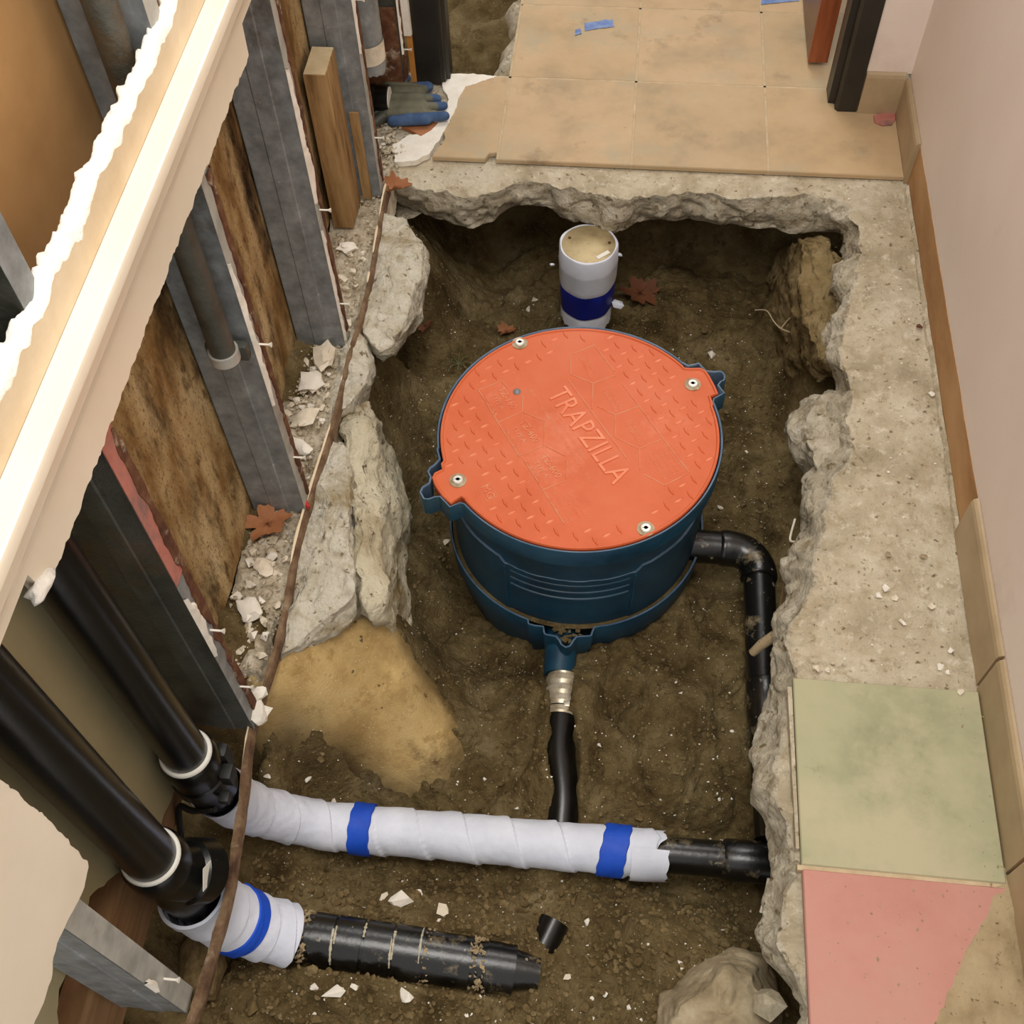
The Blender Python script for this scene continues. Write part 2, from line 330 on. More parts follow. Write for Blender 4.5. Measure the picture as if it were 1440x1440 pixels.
# ------------------------------------------------------------------ broken slab edge: top curve T and bottom silhouette B
TP = [(1140, 1560), (1138, 1440), (1118, 1372), (1100, 1325), (1097, 1295), (1105, 1255), (1108, 1225), (1110, 1195), (1098, 1150), (1086, 1110), (1094, 1075), (1098, 1045), (1106, 1000), (1112, 962), (1114, 930), (1110, 898), (1124, 856), (1142, 815), (1142, 795), (1150, 768), (1158, 742), (1165, 700), (1172, 672), (1190, 652), (1198, 630), (1196, 605), (1198, 575), (1196, 540), (1182, 500), (1186, 465), (1190, 435), (1198, 400), (1208, 372), (1213, 345), (1200, 312), (1185, 285), (1155, 272), (1100, 272), (1050, 276), (1000, 270), (950, 270), (900, 276), (866, 277), (835, 268), (800, 262), (770, 254), (740, 252), (710, 258), (690, 270), (665, 275), (640, 272), (600, 262), (570, 254), (545, 246), (500, 236)]
BP = [(1125, 1560), (1128, 1440), (1100, 1378), (1072, 1328), (1069, 1300), (1083, 1262), (1087, 1235), (1078, 1190), (1066, 1150), (1051, 1122), (1062, 1085), (1066, 1045), (1075, 1000), (1085, 960), (1092, 930), (1084, 898), (1096, 860), (1112, 825), (1106, 800), (1116, 770), (1126, 745), (1130, 700), (1132, 680), (1140, 655), (1150, 630), (1150, 605), (1160, 575), (1174, 540), (1168, 500), (1174, 465), (1178, 435), (1184, 400), (1192, 375), (1194, 352), (1178, 330), (1150, 326), (1118, 329), (1080, 325), (1040, 316), (1000, 313), (950, 308), (900, 314), (868, 327), (838, 318), (800, 307), (770, 291), (740, 286), (712, 293), (690, 314), (667, 320), (640, 314), (600, 302), (570, 287), (550, 276), (505, 262)]
ZT = -0.014; ZB = -0.115
T3 = [G(a, b, ZT) for a, b in TP]; B3 = [G(a, b, ZB) for a, b in BP]
NS = 10
T3, _ = spline(T3, 0.0, NS); B3, _ = spline(B3, 0.0, NS)
NP = len(T3)
WALLX = 0.635
def outer_pt(i):
    """point on the outer border (wall side, then tile edge) facing border point i"""
    p = T3[i]
    ic = 36 * NS
    c0, c1 = 30 * NS, 38 * NS
    if i <= c0: return Vector((WALLX + 0.03, p.y, ZT))
    if i >= c1: return Vector((p.x, 2.052, ZT))
    # corner fan
    ya = T3[c0].y; xb = T3[c1].x
    per = (2.052 - ya) + (WALLX + 0.03 - xb); t = (i - c0) / (c1 - c0) * per
    if t < 2.052 - ya: return Vector((WALLX + 0.03, ya + t, ZT))
    return Vector((WALLX + 0.03 - (t - (2.052 - ya)), 2.052, ZT))

# ------------------------------------------------------------------ the dug ground
ctrl_px = [(700, 440, -.40), (560, 520, -.40), (620, 620, -.40), (1060, 450, -.39), (1050, 600, -.41), (1085, 690, -.41),
 (600, 740, -.42), (600, 900, -.41), (690, 960, -.40), (720, 1080, -.405), (650, 1130, -.40), (705, 900, -.40),
 (790, 930, -.37), (790, 1000, -.352), (792, 1080, -.350), (792, 1160, -.352), (766, 1035, -.338), (823, 1035, -.334), (768, 1090, -.342), (818, 1090, -.338), (766, 1140, -.346), (818, 1140, -.345), (822, 975, -.322), (762, 975, -.338), (793, 1235, -.352), (793, 1275, -.34),
 (880, 960, -.37), (950, 1000, -.318), (920, 1110, -.325), (1020, 1000, -.36), (980, 850, -.40), (1030, 1110, -.37), (1060, 880, -.385), (1040, 860, -.375), (860, 1080, -.385), (895, 1060, -.325),
 (855, 1010, -.392), (480, 1115, -.36), (430, 1115, -.34), (360, 1100, -.30),
 (480, 1225, -.385), (600, 1235, -.39), (700, 1240, -.385), (900, 1240, -.395), (950, 1262, -.41), (1040, 1270, -.42), (1000, 1150, -.385), (600, 1170, -.40),
 (420, 1250, -.33), (380, 1400, -.27), (450, 1420, -.28), (600, 1410, -.295), (750, 1405, -.315), (850, 1330, -.33), (900, 1300, -.275), (960, 1305, -.265), (820, 1285, -.37), (880, 1410, -.335), (700, 1345, -.282), (560, 1340, -.262), (450, 1325, -.250), (770, 1330, -.30), (500, 1385, -.252), (430, 1378, -.250), (600, 1395, -.262), (690, 1395, -.278), (560, 1290, -.282), (660, 1305, -.29),
 (1000, 1420, -.27), (1055, 1350, -.29), (560, 1270, -.32), (700, 1265, -.355), (240, 1385, -.2), (275, 1335, -.27), (250, 1155, -.24), (180, 1400, -.14), (300, 1420, -.24),
 # sand bank
 (380, 960, -.07), (362, 1060, -.14), (405, 925, -.06), (490, 868, -.10), (545, 870, -.15), (585, 920, -.24), (560, 960, -.19), (612, 985, -.29), (648, 1010, -.34), (655, 1065, -.385), (600, 1105, -.385), (510, 1090, -.345), (430, 1075, -.27), (380, 1095, -.28), (520, 1000, -.22), (450, 1000, -.15), (470, 1040, -.24), (585, 1040, -.30), (440, 950, -.10), (505, 940, -.15),
 (675, 1000, -.40), (670, 1080, -.40), (640, 930, -.41), (600, 860, -.41)]
ctrl = [tuple(G(a, b, z)[:]) for a, b, z in ctrl_px] + [
 (0, 2.2, -.41), (.35, 2.2, -.40), (-.4, 2.15, -.40), (0, 2.0, -.41), (.35, 2.0, -.40), (-.35, 1.95, -.40), (0, 1.75, -.40), (.2, 1.7, -.40), (-.2, 1.8, -.40),
 (0, .02, -.30), (-.4, 0, -.2), (.3, .05, -.3), (.4, .3, -.36), (.45, .6, -.40), (.45, 1.0, -.40), (.5, 1.5, -.40), (.5, 1.9, -.40), (.4, .8, -.40),
 (-.5, .86, -.05), (-.5, 1.1, -.06), (-.5, 1.35, -.08), (-.5, 1.6, -.07), (-.5, 1.85, -.07), (-.6, .9, -.04), (-.6, 1.3, -.04), (-.6, 1.8, -.04), (-.6, 2.2, -.05), (-.6, .72, -.04), (-.54, .74, -.05),
 (-.41, 1.1, -.25), (-.42, 1.3, -.36), (-.39, 1.5, -.38), (-.40, 1.75, -.38), (-.33, 1.05, -.42), (-.62, .5, -.22), (-.62, .3, -.12), (-.6, .1, -.12), (-.56, .58, -.30), (-.55, .45, -.30)]
CP = np.array(ctrl)
_d = np.linalg.norm(CP[:, None, :2] - CP[None, :, :2], axis=2)
_A = np.zeros((len(CP) + 1, len(CP) + 1)); _A[:-1, :-1] = np.sqrt(_d ** 2 + 0.02 ** 2) - 0.0 + np.eye(len(CP)) * -0.004; _A[-1, :-1] = 1; _A[:-1, -1] = 1
_w = np.linalg.solve(_A, np.append(CP[:, 2], 0))
pit_poly = np.array([(-1.2, -0.5), (0.33, -0.5)] + [(p.x, p.y) for p in B3[::4]] + [(-1.2, B3[-1].y)])
def poly_sd(x, y, poly):
    n = len(poly); dmin = np.full(x.shape, 1e9); inside = np.zeros(x.shape, bool)
    for i in range(n):
        ax, ay = poly[i]; bx, by = poly[(i + 1) % n]
        ex, ey = bx - ax, by - ay; t = np.clip(((x - ax) * ex + (y - ay) * ey) / (ex * ex + ey * ey + 1e-12), 0, 1)
        dmin = np.minimum(dmin, (x - ax - t * ex) ** 2 + (y - ay - t * ey) ** 2)
        c = ((ay > y) != (by > y)) & (x < (bx - ax) * (y - ay) / (by - ay + 1e-12) + ax); inside ^= c
    d = np.sqrt(dmin); return np.where(inside, -d, d)
def ground(x, y, fine=True):
    x = np.atleast_1d(np.asarray(x, float)); y = np.atleast_1d(np.asarray(y, float))
    z = np.full(x.shape, _w[-1])
    for k in range(len(CP)): z += _w[k] * np.sqrt((x - CP[k, 0]) ** 2 + (y - CP[k, 1]) ** 2 + 0.0004)
    sd = poly_sd(x, y, pit_poly)
    reach = np.where(y > 1.93, 0.16, np.where(x > 0.2, 0.05, 0.3))
    far_r = sstep((y - 1.45) / 0.3) * sstep((x - 0.25) / 0.15) * sstep((2.10 - y) / 0.18)   # far right corner bank stays under the slab edge
    reach = reach * (1 - far_r) + (-0.12) * far_r
    wid = 0.10 + 0.07 * far_r
    t = sstep((sd - reach) / wid)
    z = z + t * (-0.125 - z)
    # trench beyond the doorway
    tr = sstep((y - 2.33) / 0.05)
    z = z * (1 - tr) + tr * (-0.34 + 0.05 * vnoise(x * 6, y * 6, 5))
    z = z + 0.050 * fbm(x * 6, y * 6, 11, 3) - 0.016 * sstep((0.10 - np.abs(fbm(x * 5, y * 5, 61, 2))) / 0.10) + 0.008 * (0.5 + 0.5 * sstep((0.0 - z) / 0.3))
    if fine: z = z + 0.018 * fbm(x * 22, y * 22, 21, 3) + 0.008 * fbm(x * 80, y * 80, 31, 3) + 0.016 * np.maximum(0, fbm(x * 42, y * 42, 41, 2) - 0.16)
    # the front pipe lies bare in its rut
    px_ = -0.036 + 0.018 * sstep((0.87 - y) / 0.2)
    rut = sstep((0.027 + 0.012 * vnoise(y * 40, 3.0, 6) - np.abs(x - px_)) / 0.008) * sstep((0.875 - y) / 0.02) * sstep((y - 0.60) / 0.02)
    rut = np.maximum(rut, sstep((0.021 + 0.010 * vnoise(y * 40, 9.0, 6) - np.abs(x - px_ + 0.008)) / 0.008) * sstep((0.958 - y) / 0.006) * sstep((y - 0.86) / 0.01))
    z = np.where(rut > 0, z * (1 - rut) + np.minimum(z, -0.375) * rut, z)
    # the buried fittings stay bare along their upper half
    t_ = (x + 0.47) / 0.42; ly = 0.409 - 0.016 * t_; lz = -0.266 - 0.036 * t_
    bare = sstep((0.052 - np.abs(y - ly)) / 0.010) * sstep((x + 0.50) / 0.01) * sstep((-0.052 - x) / 0.01)
    z = np.where(bare > 0, z * (1 - bare) + np.minimum(z, lz + 0.002 + 0.016 * vnoise(x * 30, y * 30, 77) - 0.012 * sstep((ly - y) / 0.05)) * bare, z)
    return z
def gz(x, y): return float(ground([x], [y])[0])
def on_ground(px, py, it=8):
    """survey a photo pixel onto the dug ground"""
    z = -0.36
    for _ in range(it):
        p = G(px, py, z); z = 0.5 * z + 0.5 * gz(p.x, p.y)
    return Vector((p.x, p.y, z))
xs = np.arange(-0.68, 0.662, 0.0042); ys = np.concatenate([np.arange(-0.12, 2.3, 0.0042), np.arange(2.3, 3.6, 0.012)])
XX, YY = np.meshgrid(xs, ys); ZZ = ground(XX.ravel(), YY.ravel()).reshape(XX.shape)
nr, nc = XX.shape
verts = np.stack([XX, YY, ZZ], -1).reshape(-1, 3)
idx = np.arange(nr * nc).reshape(nr, nc)
faces = np.stack([idx[:-1, :-1], idx[:-1, 1:], idx[1:, 1:], idx[1:, :-1]], -1).reshape(-1, 4)
me = D.meshes.new('dirt_ground'); me.from_pydata(verts.tolist(), [], faces.tolist()); me.materials.append(MAT['dirt'])
me.polygons.foreach_set('use_smooth', [True] * len(me.polygons))
go = D.objects.new('dirt_ground', me); COL.objects.link(go)
tag(go, 'dug brown dirt bottom and sides of the pit', 'ground', kind='structure')

# ------------------------------------------------------------------ concrete floor slab with broken edge, tiles as its pieces
mb = MB(); rows = []
NA = 26; NB = 22
for i in range(NP):
    o = outer_pt(i); t = T3[i]; b = B3[i]; row = []
    for k in range(NA + 1):
        u = k / NA; u = 1 - (1 - u) ** 1.6
        p = o.lerp(t, u)
        edge = sstep((u - 0.55) / 0.45)
        dz = 0.0035 * float(fbm(p.x * 14, p.y * 14, 3, 4)) * 2 + edge * (0.012 * n3f(p, 30, 2, 3) - 0.006)
        fade = min(1.0, (2.052 - p.y) / 0.03) if p.y > 2.0 else 1
        row.append((p.x + edge * 0.010 * n3f(p, 22, 4), p.y + edge * 0.010 * n3f(p, 22, 6), p.z + dz * max(fade, 0)))
    t2 = Vector(row[-1])
    nrm = Vector((b.x - o.x, b.y - o.y, 0)); nrm = nrm.normalized() if nrm.length > 1e-6 else Vector((0, 0, 0))
    for k in range(1, NB + 1):
        u = k / NB
        p = t2.lerp(b, u)
        bulge = math.sin(math.pi * u) * 0.010
        q = Vector((p.x, p.y, p.z * 1.0)) + nrm * bulge
        w = min(1, u * 3) * (1.0 if u < 0.95 else 0.6)
        nf = 0.026 * n3f(q, 12, 8, 2) + 0.007 * n3f(q, 38, 9, 3)
        cr = abs(n3(q, 14, 13)); nf -= 0.008 * max(0, 0.12 - cr) / 0.12
        q = q + nrm * nf * w + Vector((0, 0, 0.009 * n3f(q, 18, 12, 3) * w))
        row.append(q)
    p = Vector(row[-1])
    for k in range(1, 6):
        row.append(p - nrm * 0.03 * k + Vector((0, 0, -0.006 + 0.012 * n3f(p - nrm * 0.03 * k, 30, 15, 2))))
    rows.append(row)
nA = NA
o0 = len(mb.v); ncol = len(rows[0])
V = [p for r in rows for p in r]; Ft = []; Ff = []
for i in range(NP - 1):
    for j in range(ncol - 1):
        a = i * ncol + j; q = (a, a + 1, a + 1 + ncol, a + ncol)
        (Ft if j < NA - 2 else Ff).append(q)
mb.add(V, [], 0)
mb.f += Ft + Ff; mb.mi += [0] * len(Ft) + [1] * len(Ff)
# bed under the tiled end of the corridor and ragged edge beside the far trench
def ragged(y): return -0.318 + (y - 2.357) * 0.09 + 0.018 * float(fbm(y * 16, 2.2, 7, 4)) * 2
yl = np.arange(2.358, 3.9, 0.012)
rws = []
for y in yl:
    xe = ragged(y); rws.append([(0.70, y, ZT), (-0.27, y, ZT), (xe + 0.012, y, ZT - 0.004), (xe, y, ZT - 0.02), (xe - 0.012 * float(vnoise(y * 60, 1, 3)) - 0.01, y, -0.06), (xe + 0.01, y, -0.12), (xe + 0.1, y, -0.13)])
mb.grid(rws, 1)
fl = []
for x in np.arange(-0.64, 0.70, 0.012):
    e = 2.357 + 0.008 * float(fbm(x * 20, 5, 8, 3)) if x < -0.30 else 2.36
    fl.append([(x, 2.048, ZT - 0.0005), (x, 2.2, ZT + (0.004 * float(fbm(x * 18, 2, 4, 3)) + 0.010 if x < -.40 else 0)), (x, e - 0.01, ZT + (0.006 if x < -.40 else 0)), (x, e, ZT - 0.015), (x, e, -0.12)])
mb.grid(fl, 1)
floor = mb.build('floor', ['concrete', 'concrete_face'], kind='structure', label='broken concrete slab with a pit cut through it, tan tiles at the far end', sharp=60, origin=(0, 0, 0))
# mirror flip check is not needed: both sides shade alike

def tile(poly, mat, z=0.0, th=0.011, mi=0):
    t = MB()
    n = len(poly); cx = sum(p[0] for p in poly) / n; cy = sum(p[1] for p in poly) / n
    ins = [(p[0] + (cx - p[0]) * 0.011, p[1] + (cy - p[1]) * 0.011) for p in poly]
    a = sum(poly[i][0] * poly[(i + 1) % n][1] - poly[(i + 1) % n][0] * poly[i][1] for i in range(n))
    if a < 0: poly = poly[::-1]; ins = ins[::-1]
    V = [(p[0], p[1], z - th) for p in poly] + [(p[0], p[1], z - 0.0022) for p in poly] + [(p[0], p[1], z) for p in ins]
    F = [tuple(range(2 * n, 3 * n))] + [(i, (i + 1) % n, n + (i + 1) % n, n + i) for i in range(n)] + [(n + i, n + (i + 1) % n, 2 * n + (i + 1) % n, 2 * n + i) for i in range(n)]
    t.add(V, F)
    return t.build('tile', mat, parent=floor, smooth=False)
g = 0.0017
X0 = [-0.576, -0.272, 0.029, 0.331, 0.626]; YR = [2.043, 2.346, 2.646, 2.946, 3.246]
for r in range(4):
    for c in range(4):
        x0, x1, y0, y1 = X0[c] + g, X0[c + 1] - g, YR[r] + g, YR[r + 1] - g
        if c == 0 and r > 0: continue
        if c == 0:
            poly = [(x1, y0), (x1, y1), (-0.385, y1)]
            for k in range(1, 14):
                u = k / 14; poly.append((-0.385 - 0.03 * u + 0.02 * float(fbm(u * 9, 3, 5, 3)), y1 + (y0 - y1) * u))
            poly.append((-0.42, y0)); poly += [(-0.30, y0), (-0.292, y0 + 0.02), (-0.277, y0 + 0.022)]
            poly = [poly[0]] + poly[1:]
            poly[0] = (x1, y0 + 0.02)
        else: poly = [(x0, y0), (x1, y0), (x1, y1), (x0, y1)]
        tile(poly, 'tile%d' % ((r * 2 + c) % 3))
sm_px = [(622, 104), (650, 103), (700, 107), (672, 116), (655, 122), (646, 136), (640, 155), (632, 172), (618, 196), (604, 216), (585, 226), (556, 228), (552, 205), (575, 190), (600, 186), (622, 165), (632, 140), (622, 122)]
a = MB(); sp_ = [G(x_, y_, 0.001) for x_, y_ in sm_px]; sp_ = [(p.x + 0.004 * float(fbm(p.x * 80, p.y * 80, 3, 3)), p.y + 0.004 * float(fbm(p.x * 80, p.y * 80, 7, 3))) for p in resample(sp_ + [sp_[0]], 0.006)[:-1]]
a.prism(sp_, -0.012, 0.0012); a.build('plaster_smear', 'plaster_white', parent=floor, smooth=False, label='white plaster smear')
# grout strips as one bed
gm = MB()
for x in X0[1:4]: gm.box((x - 0.003, 2.045, -0.012), (x + 0.003, 3.25, -0.0008))
for y in YR[1:4]: gm.box((-0.272 if y > 2.4 else -0.38, y - 0.003, -0.012), (0.626, y + 0.003, -0.0008))
gm.box((0.326, 0.5085, -0.016), (0.626, 0.516, -0.0026))
gm.build('grout', 'grout', parent=floor, smooth=False)
tile([(0.332, 0.516), (0.622, 0.514), (0.622, 0.815), (0.332, 0.815)], 'tile_green')
tile([(0.333, 0.208), (0.622, 0.206), (0.622, 0.508), (0.333, 0.510)], 'tile_pink')
tile([(0.333, -0.10), (0.622, -0.10), (0.622, 0.202), (0.333, 0.202)], 'tile_pink')
# thin chipped tile slivers and mortar lip along the green tile's left edge
sl = MB(); sl.prism([(0.3255, 0.54), (0.3305, 0.54), (0.3305, 0.80), (0.3235, 0.80)], -0.02, -0.004); sl.build('mortar_lip', 'concrete', parent=floor, smooth=False)
# loose dirt drifted over the pink tile by the wall
dm = MB(); dp = np.array([G(a, b)[:2] for a, b in [(1395, 1252), (1372, 1300), (1350, 1340), (1322, 1400), (1295, 1470), (1290, 1600), (1500, 1600), (1440, 1270), (1424, 1238)]])
gx = np.arange(0.42, 0.626, 0.006); gy = np.arange(0.10, 0.54, 0.006); X2, Y2 = np.meshgrid(gx, gy)
sd = poly_sd(X2.ravel(), Y2.ravel(), dp).reshape(X2.shape)
Z2 = -0.004 + 0.012 * sstep((-sd + 0.012) / 0.05) + 0.004 * fbm(X2 * 40, Y2 * 40, 3, 3) * sstep((-sd + 0.01) / 0.03) + 0.003 * fbm(X2 * 120, Y2 * 120, 5, 2) * sstep((-sd + 0.01) / 0.03)
dm.grid([[(X2[i, j], Y2[i, j], Z2[i, j]) for j in range(X2.shape[1])] for i in range(X2.shape[0])])
dm.build('dust_drift', 'dust', label='sandy dust drifted over the pink tile along the right wall', cat='dust', kind='stuff')

# ------------------------------------------------------------------ right wall, its baseboard, the far wall stub and the door frame
w = MB(); w.box((WALLX, -0.4, 0.085), (WALLX + 0.05, 2.30, 2.5)); w.build('wall_right', 'wall_paint', smooth=False, kind='structure', label='smooth pale lavender grey painted right wall')
bb = MB(); rws = []
for y in np.arange(-0.4, 2.27, 0.02):
    j = 0.004 * float(fbm(y * 14, 1, 2, 3))
    rws.append([(WALLX + 0.03, y, -0.05), (WALLX - 0.003 + j * 0.3, y, -0.05), (WALLX - 0.002 + j * 0.3, y, 0.04), (WALLX - 0.001 + j * .2, y, 0.0855 + j * 0.6), (WALLX + 0.03, y, 0.0855 + j * .6)])
bb.grid(rws); base = bb.build('baseboard_right', ['adhesive'], kind='structure', sharp=50, label='bare brown adhesive strip where baseboard tiles are missing')
lip = MB(); rws = []
for y in np.arange(1.12, 2.03, 0.015):
    k = 0.004 * float(fbm(y * 30, 7, 3, 3)); rws.append([(WALLX - 0.010 + k, y, -0.016), (WALLX - 0.008 + k, y, -0.006 + k), (WALLX - 0.003, y, -0.002 + k)])
lip.grid(rws); lip.build('mortar_lip', 'concrete', parent=base)
def base_tile(y0, y1, par, tilt=0.0):
    t = MB(); rw = []
    for y, ox in ((y0 + .0015, 0), (y1 - .0015, tilt)):
        rw.append([(WALLX - 0.002 - ox, y, -0.012), (WALLX - 0.011 - ox, y, -0.012), (WALLX - 0.011 - ox, y, 0.082), (WALLX - 0.009 - ox, y, 0.0895), (WALLX - 0.005 - ox, y, 0.093), (WALLX - 0.001 - ox, y, 0.094), (WALLX + 0.001 - ox, y, 0.09)])
    n = 7; t.grid([list(r) for r in zip(*rw)]); t.f.append(tuple(range(0, 14, 2))); t.mi.append(0); t.f.append(tuple(range(13, 0, -2))); t.mi.append(0)
    return t.build('tile', 'base_tile', parent=par, smooth=False)
base_tile(0.83, 1.125, base); base_tile(0.53, 0.827, base); base_tile(0.23, 0.527, base); base_tile(-0.07, 0.227, base)
base_tile(2.035, 2.262, base, 0.0)
wf = MB(); wf.box((0.535, 2.268, 0.10), (WALLX + 0.05, 2.33, 2.5)); wfo = wf.build('wall_far', 'wall_paint', smooth=False, kind='structure', label='short white wall return beside the black door jamb')
t = MB(); rw = [[(x, 2.27, -0.012), (x, 2.258, -0.012), (x, 2.258, 0.092), (x, 2.260, 0.100), (x, 2.265, 0.104), (x, 2.27, 0.103)] for x in (0.5375, WALLX - 0.011)]
t.grid(rw); t.f += [(0, 1, 2, 3, 4, 5), (11, 10, 9, 8, 7, 6)]; t.mi += [0, 0]; t.build('tile', 'base_tile', parent=wfo, smooth=False)
a = MB(); a.box((-0.80, 2.40, -0.30), (-0.75, 4.2, 2.5)); a.build('wall_light_block', 'wall_paint', smooth=False, kind='structure', label='unseen wall beyond the left jamb, added to shade the trench')  # out of view, put in to cut the light reaching the far trench
# right jamb: stepped steel profile
def jamb_poly(xo, s):
    return [(xo, 2.262), (xo - s * 0.042, 2.262), (xo - s * 0.048, 2.270), (xo - s * 0.048, 2.290), (xo - s * 0.062, 2.292), (xo - s * 0.062, 2.345), (xo, 2.345)]
j = MB(); j.prism(jamb_poly(0.5355, 1), -0.002, 2.15)
jo = j.build('trim_1', 'jamb', smooth=False, kind='structure', label='black stepped door jamb on the right of the doorway')
# left jamb with grooves
j = MB(); j.prism([(-0.492, 2.315), (-0.432, 2.308), (-0.430, 2.314), (-0.424, 2.314), (-0.421, 2.326), (-0.414, 2.328), (-0.414, 2.37), (-0.49, 2.37)], -0.002, 2.15)
j.build('trim_2', 'jamb', smooth=False, kind='structure', label='black grooved door jamb on the left of the doorway')
j = MB(); j.prism([(-0.506, 2.312), (-0.493, 2.312), (-0.493, 2.35), (-0.506, 2.35)], 0.0, 0.125); yt = j.build('trim_3', 'yellow_wood', smooth=False, kind='structure', label='narrow strip of yellow brown wood beside the left black jamb')
j = MB(); rws = []
for z in np.arange(0.125, 2.0, 0.02): 
    k = 0.007 * float(fbm(z * 20, 1, 1, 3)) ; rws.append([(-0.519 + k, 2.312, z), (-0.516 + k, 2.306, z), (-0.494, 2.306, z), (-0.492, 2.316, z)])
j.grid(rws); j.build('plaster', 'plaster_white', parent=yt)
# open door: rail edge faces us
dr = thing('door_1', (0.455, 2.6, 0), 'brown wooden door standing open beyond the right jamb', 'door', kind='structure')
d_ = MB(); d_.box((0.4335, 2.432, 0.012), (0.4775, 3.15, 2.05)); d_.build('leaf', 'door_face', dr, smooth=False)
d_ = MB(); d_.box((0.4325, 2.428, 0.012), (0.4785, 2.433, 2.05)); d_.build('edge_strip', 'door_wood', dr, smooth=False)

# ------------------------------------------------------------------ left wall: backing sheets behind the studs
wlft = thing('wall_left', (-0.62, 1.2, 0), 'open stud wall on the left seen down to its backing sheets', 'wall', kind='structure')
def sheet(name, y0, y1, zbot, z1, mat, x=-0.612, jag=0.02, seed=1):
    s_ = MB(); rows_ = []
    for y in np.arange(y0, y1 + 1e-6, 0.008):
        zb = (zbot(y) if callable(zbot) else zbot) + jag * float(fbm(y * 22, seed, seed, 4)) * 2
        rows_.append([(x, y, zb), (x, y, (zb + z1) / 2), (x, y, z1), (x - 0.012, y, z1), (x - 0.012, y, zb), (x, y, zb)])
    s_.grid(rows_); return s_.build(name, mat, wlft, smooth=False)
sheet('backing_sheet', 0.79, 2.3, 0.0, 0.80, 'backing', seed=2, jag=0.006)
sheet('backing_sheet', 0.664, 2.3, 0.804, 2.4, 'backing_tan', seed=3, jag=0.0)
sheet('backing_sheet', 0.668, 0.786, 0.005, 0.80, 'backing', seed=4, jag=0.006)
def zb5(y): return 0.02 if y > 0.46 else (0.02 + (0.46 - y) * 1.2 if y > 0.3 else 0.20)
sheet('backing_sheet', -0.1, 0.478, zb5, 2.4, 'backing_olive', seed=5)
sheet('backing_sheet', 0.482, 0.664, 0.015, 2.4, 'backing_olive', seed=6, jag=0.012)
pl = MB(); pl.box((-0.655, -0.1, -0.055), (-0.617, 0.66, 0.10), bev=0.003); pl.build('sole_plate', 'wood_dark', wlft)
pl = MB(); pl.box((-0.70, -0.2, -0.15), (-0.66, 2.4, 2.4)); pl.build('wall_core', 'backing_tan', wlft, smooth=False)

# ------------------------------------------------------------------ metal studs
XS = -0.513
def stud(y0, label, web='galv', flange='galv_light', z0=0.0, z1=2.4, residue=(), rust=True, scr=(), pink=None, jag_seed=1):
    o = thing('metal_stud', (-0.56, y0, z0), label, 'stud', 'steel studs of the open left wall')
    th = 0.0022
    a = MB(); rows_ = []
    for z in list(np.arange(z0, z0 + 0.2, 0.01)) + list(np.arange(z0 + 0.2, z1, 0.1)):
        zz = z + (0.006 * n3((0, jag_seed, z), 9) if z == z0 else 0)
        rows_.append([(-0.606, y0, zz), (-0.598, y0 + 0.0015, zz), (-0.575, y0 + 0.0015, zz), (-0.573, y0 - 0.0005, zz), (-0.545, y0 - 0.0005, zz), (-0.543, y0 + 0.0015, zz), (-0.52, y0 + 0.0015, zz), (XS, y0, zz)])
    a.grid(rows_); a.build('web', web, o, sharp=20)
    a = MB(); a.box((XS - th, y0 + 0.0008, z0), (XS, y0 + 0.034, z1)); a.box((XS - 0.012, y0 + 0.032, z0), (XS - th, y0 + 0.034, z1)); fo = a.build('flange', flange, o, smooth=False)
    a = MB(); a.box((-0.608, y0 + 0.0008, z0), (-0.606, y0 + 0.034, z1)); a.build('flange', web, o, smooth=False)
    if rust:
        a = MB(); rw = []
        for z in np.arange(z0 + 0.02, min(z1, 0.74), 0.008):
            k = 0.005 * float(fbm(z * 40, y0 * 9, 3, 4)) * 2
            rw.append([(XS, y0 + 0.023 + k, z), (XS + 0.0025, y0 + 0.024 + k, z), (XS + 0.003, y0 + 0.034 - k * 0.5, z), (XS, y0 + 0.036, z)])
        a.grid(rw); a.build('rusty_strip', 'rust', o)
    for (za, zb, wmax) in residue:
        a = MB(); rw = []; n = max(6, int((zb - za) / 0.006))
        for k in range(n + 1):
            u = k / n; z = za + (zb - za) * u
            wd = wmax * math.sin(math.pi * min(1, max(0.02, u))) ** 0.5 * (0.65 + 0.7 * float(fbm(z * 50, y0 * 7, 9, 3)))
            wd = max(0.003, wd)
            rw.append([(XS + 0.001, y0 - 0.001, z), (XS + 0.006 + 0.004 * float(vnoise(z * 90, 3, 4)), y0 + wd * 0.3, z), (XS + 0.005, y0 + wd * 0.8, z), (XS + 0.0005, y0 + wd, z)])
        a.grid(rw); a.build('gypsum_residue', 'plaster_white', o)
    for z in scr:
        a = MB(); a.tube([(XS, y0 + 0.02, z), (XS + 0.016, y0 + 0.02, z)], 0.0016, n=8); a.tube([(XS + 0.016, y0 + 0.02, z), (XS + 0.020, y0 + 0.02, z)], [0.002, 0.0042], n=10)
        a.build('screw', 'plaster_white', fo)
    if pink:
        a = MB(); a.box((XS, y0 + 0.0005, pink[0]), (XS + 0.0012, y0 + 0.033, pink[1])); a.build('primer_patch', 'pink_paint', o, smooth=False)
    return o
stud(1.903, 'grey metal stud beside the grey cut pipe, farthest of the full studs', residue=[(0.35, 0.8, 0.02)], scr=(0.14, 0.45))
stud(1.462, 'grey metal stud with white gypsum lump, left of the upright wooden block', residue=[(0.36, 0.62, 0.034), (0.02, 0.3, 0.01)], scr=(0.10, 0.33))
stud(1.066, 'grey metal stud carrying the short conduit, brown leaf at its foot', residue=[(0.30, 0.60, 0.02)], scr=(0.14, 0.42))
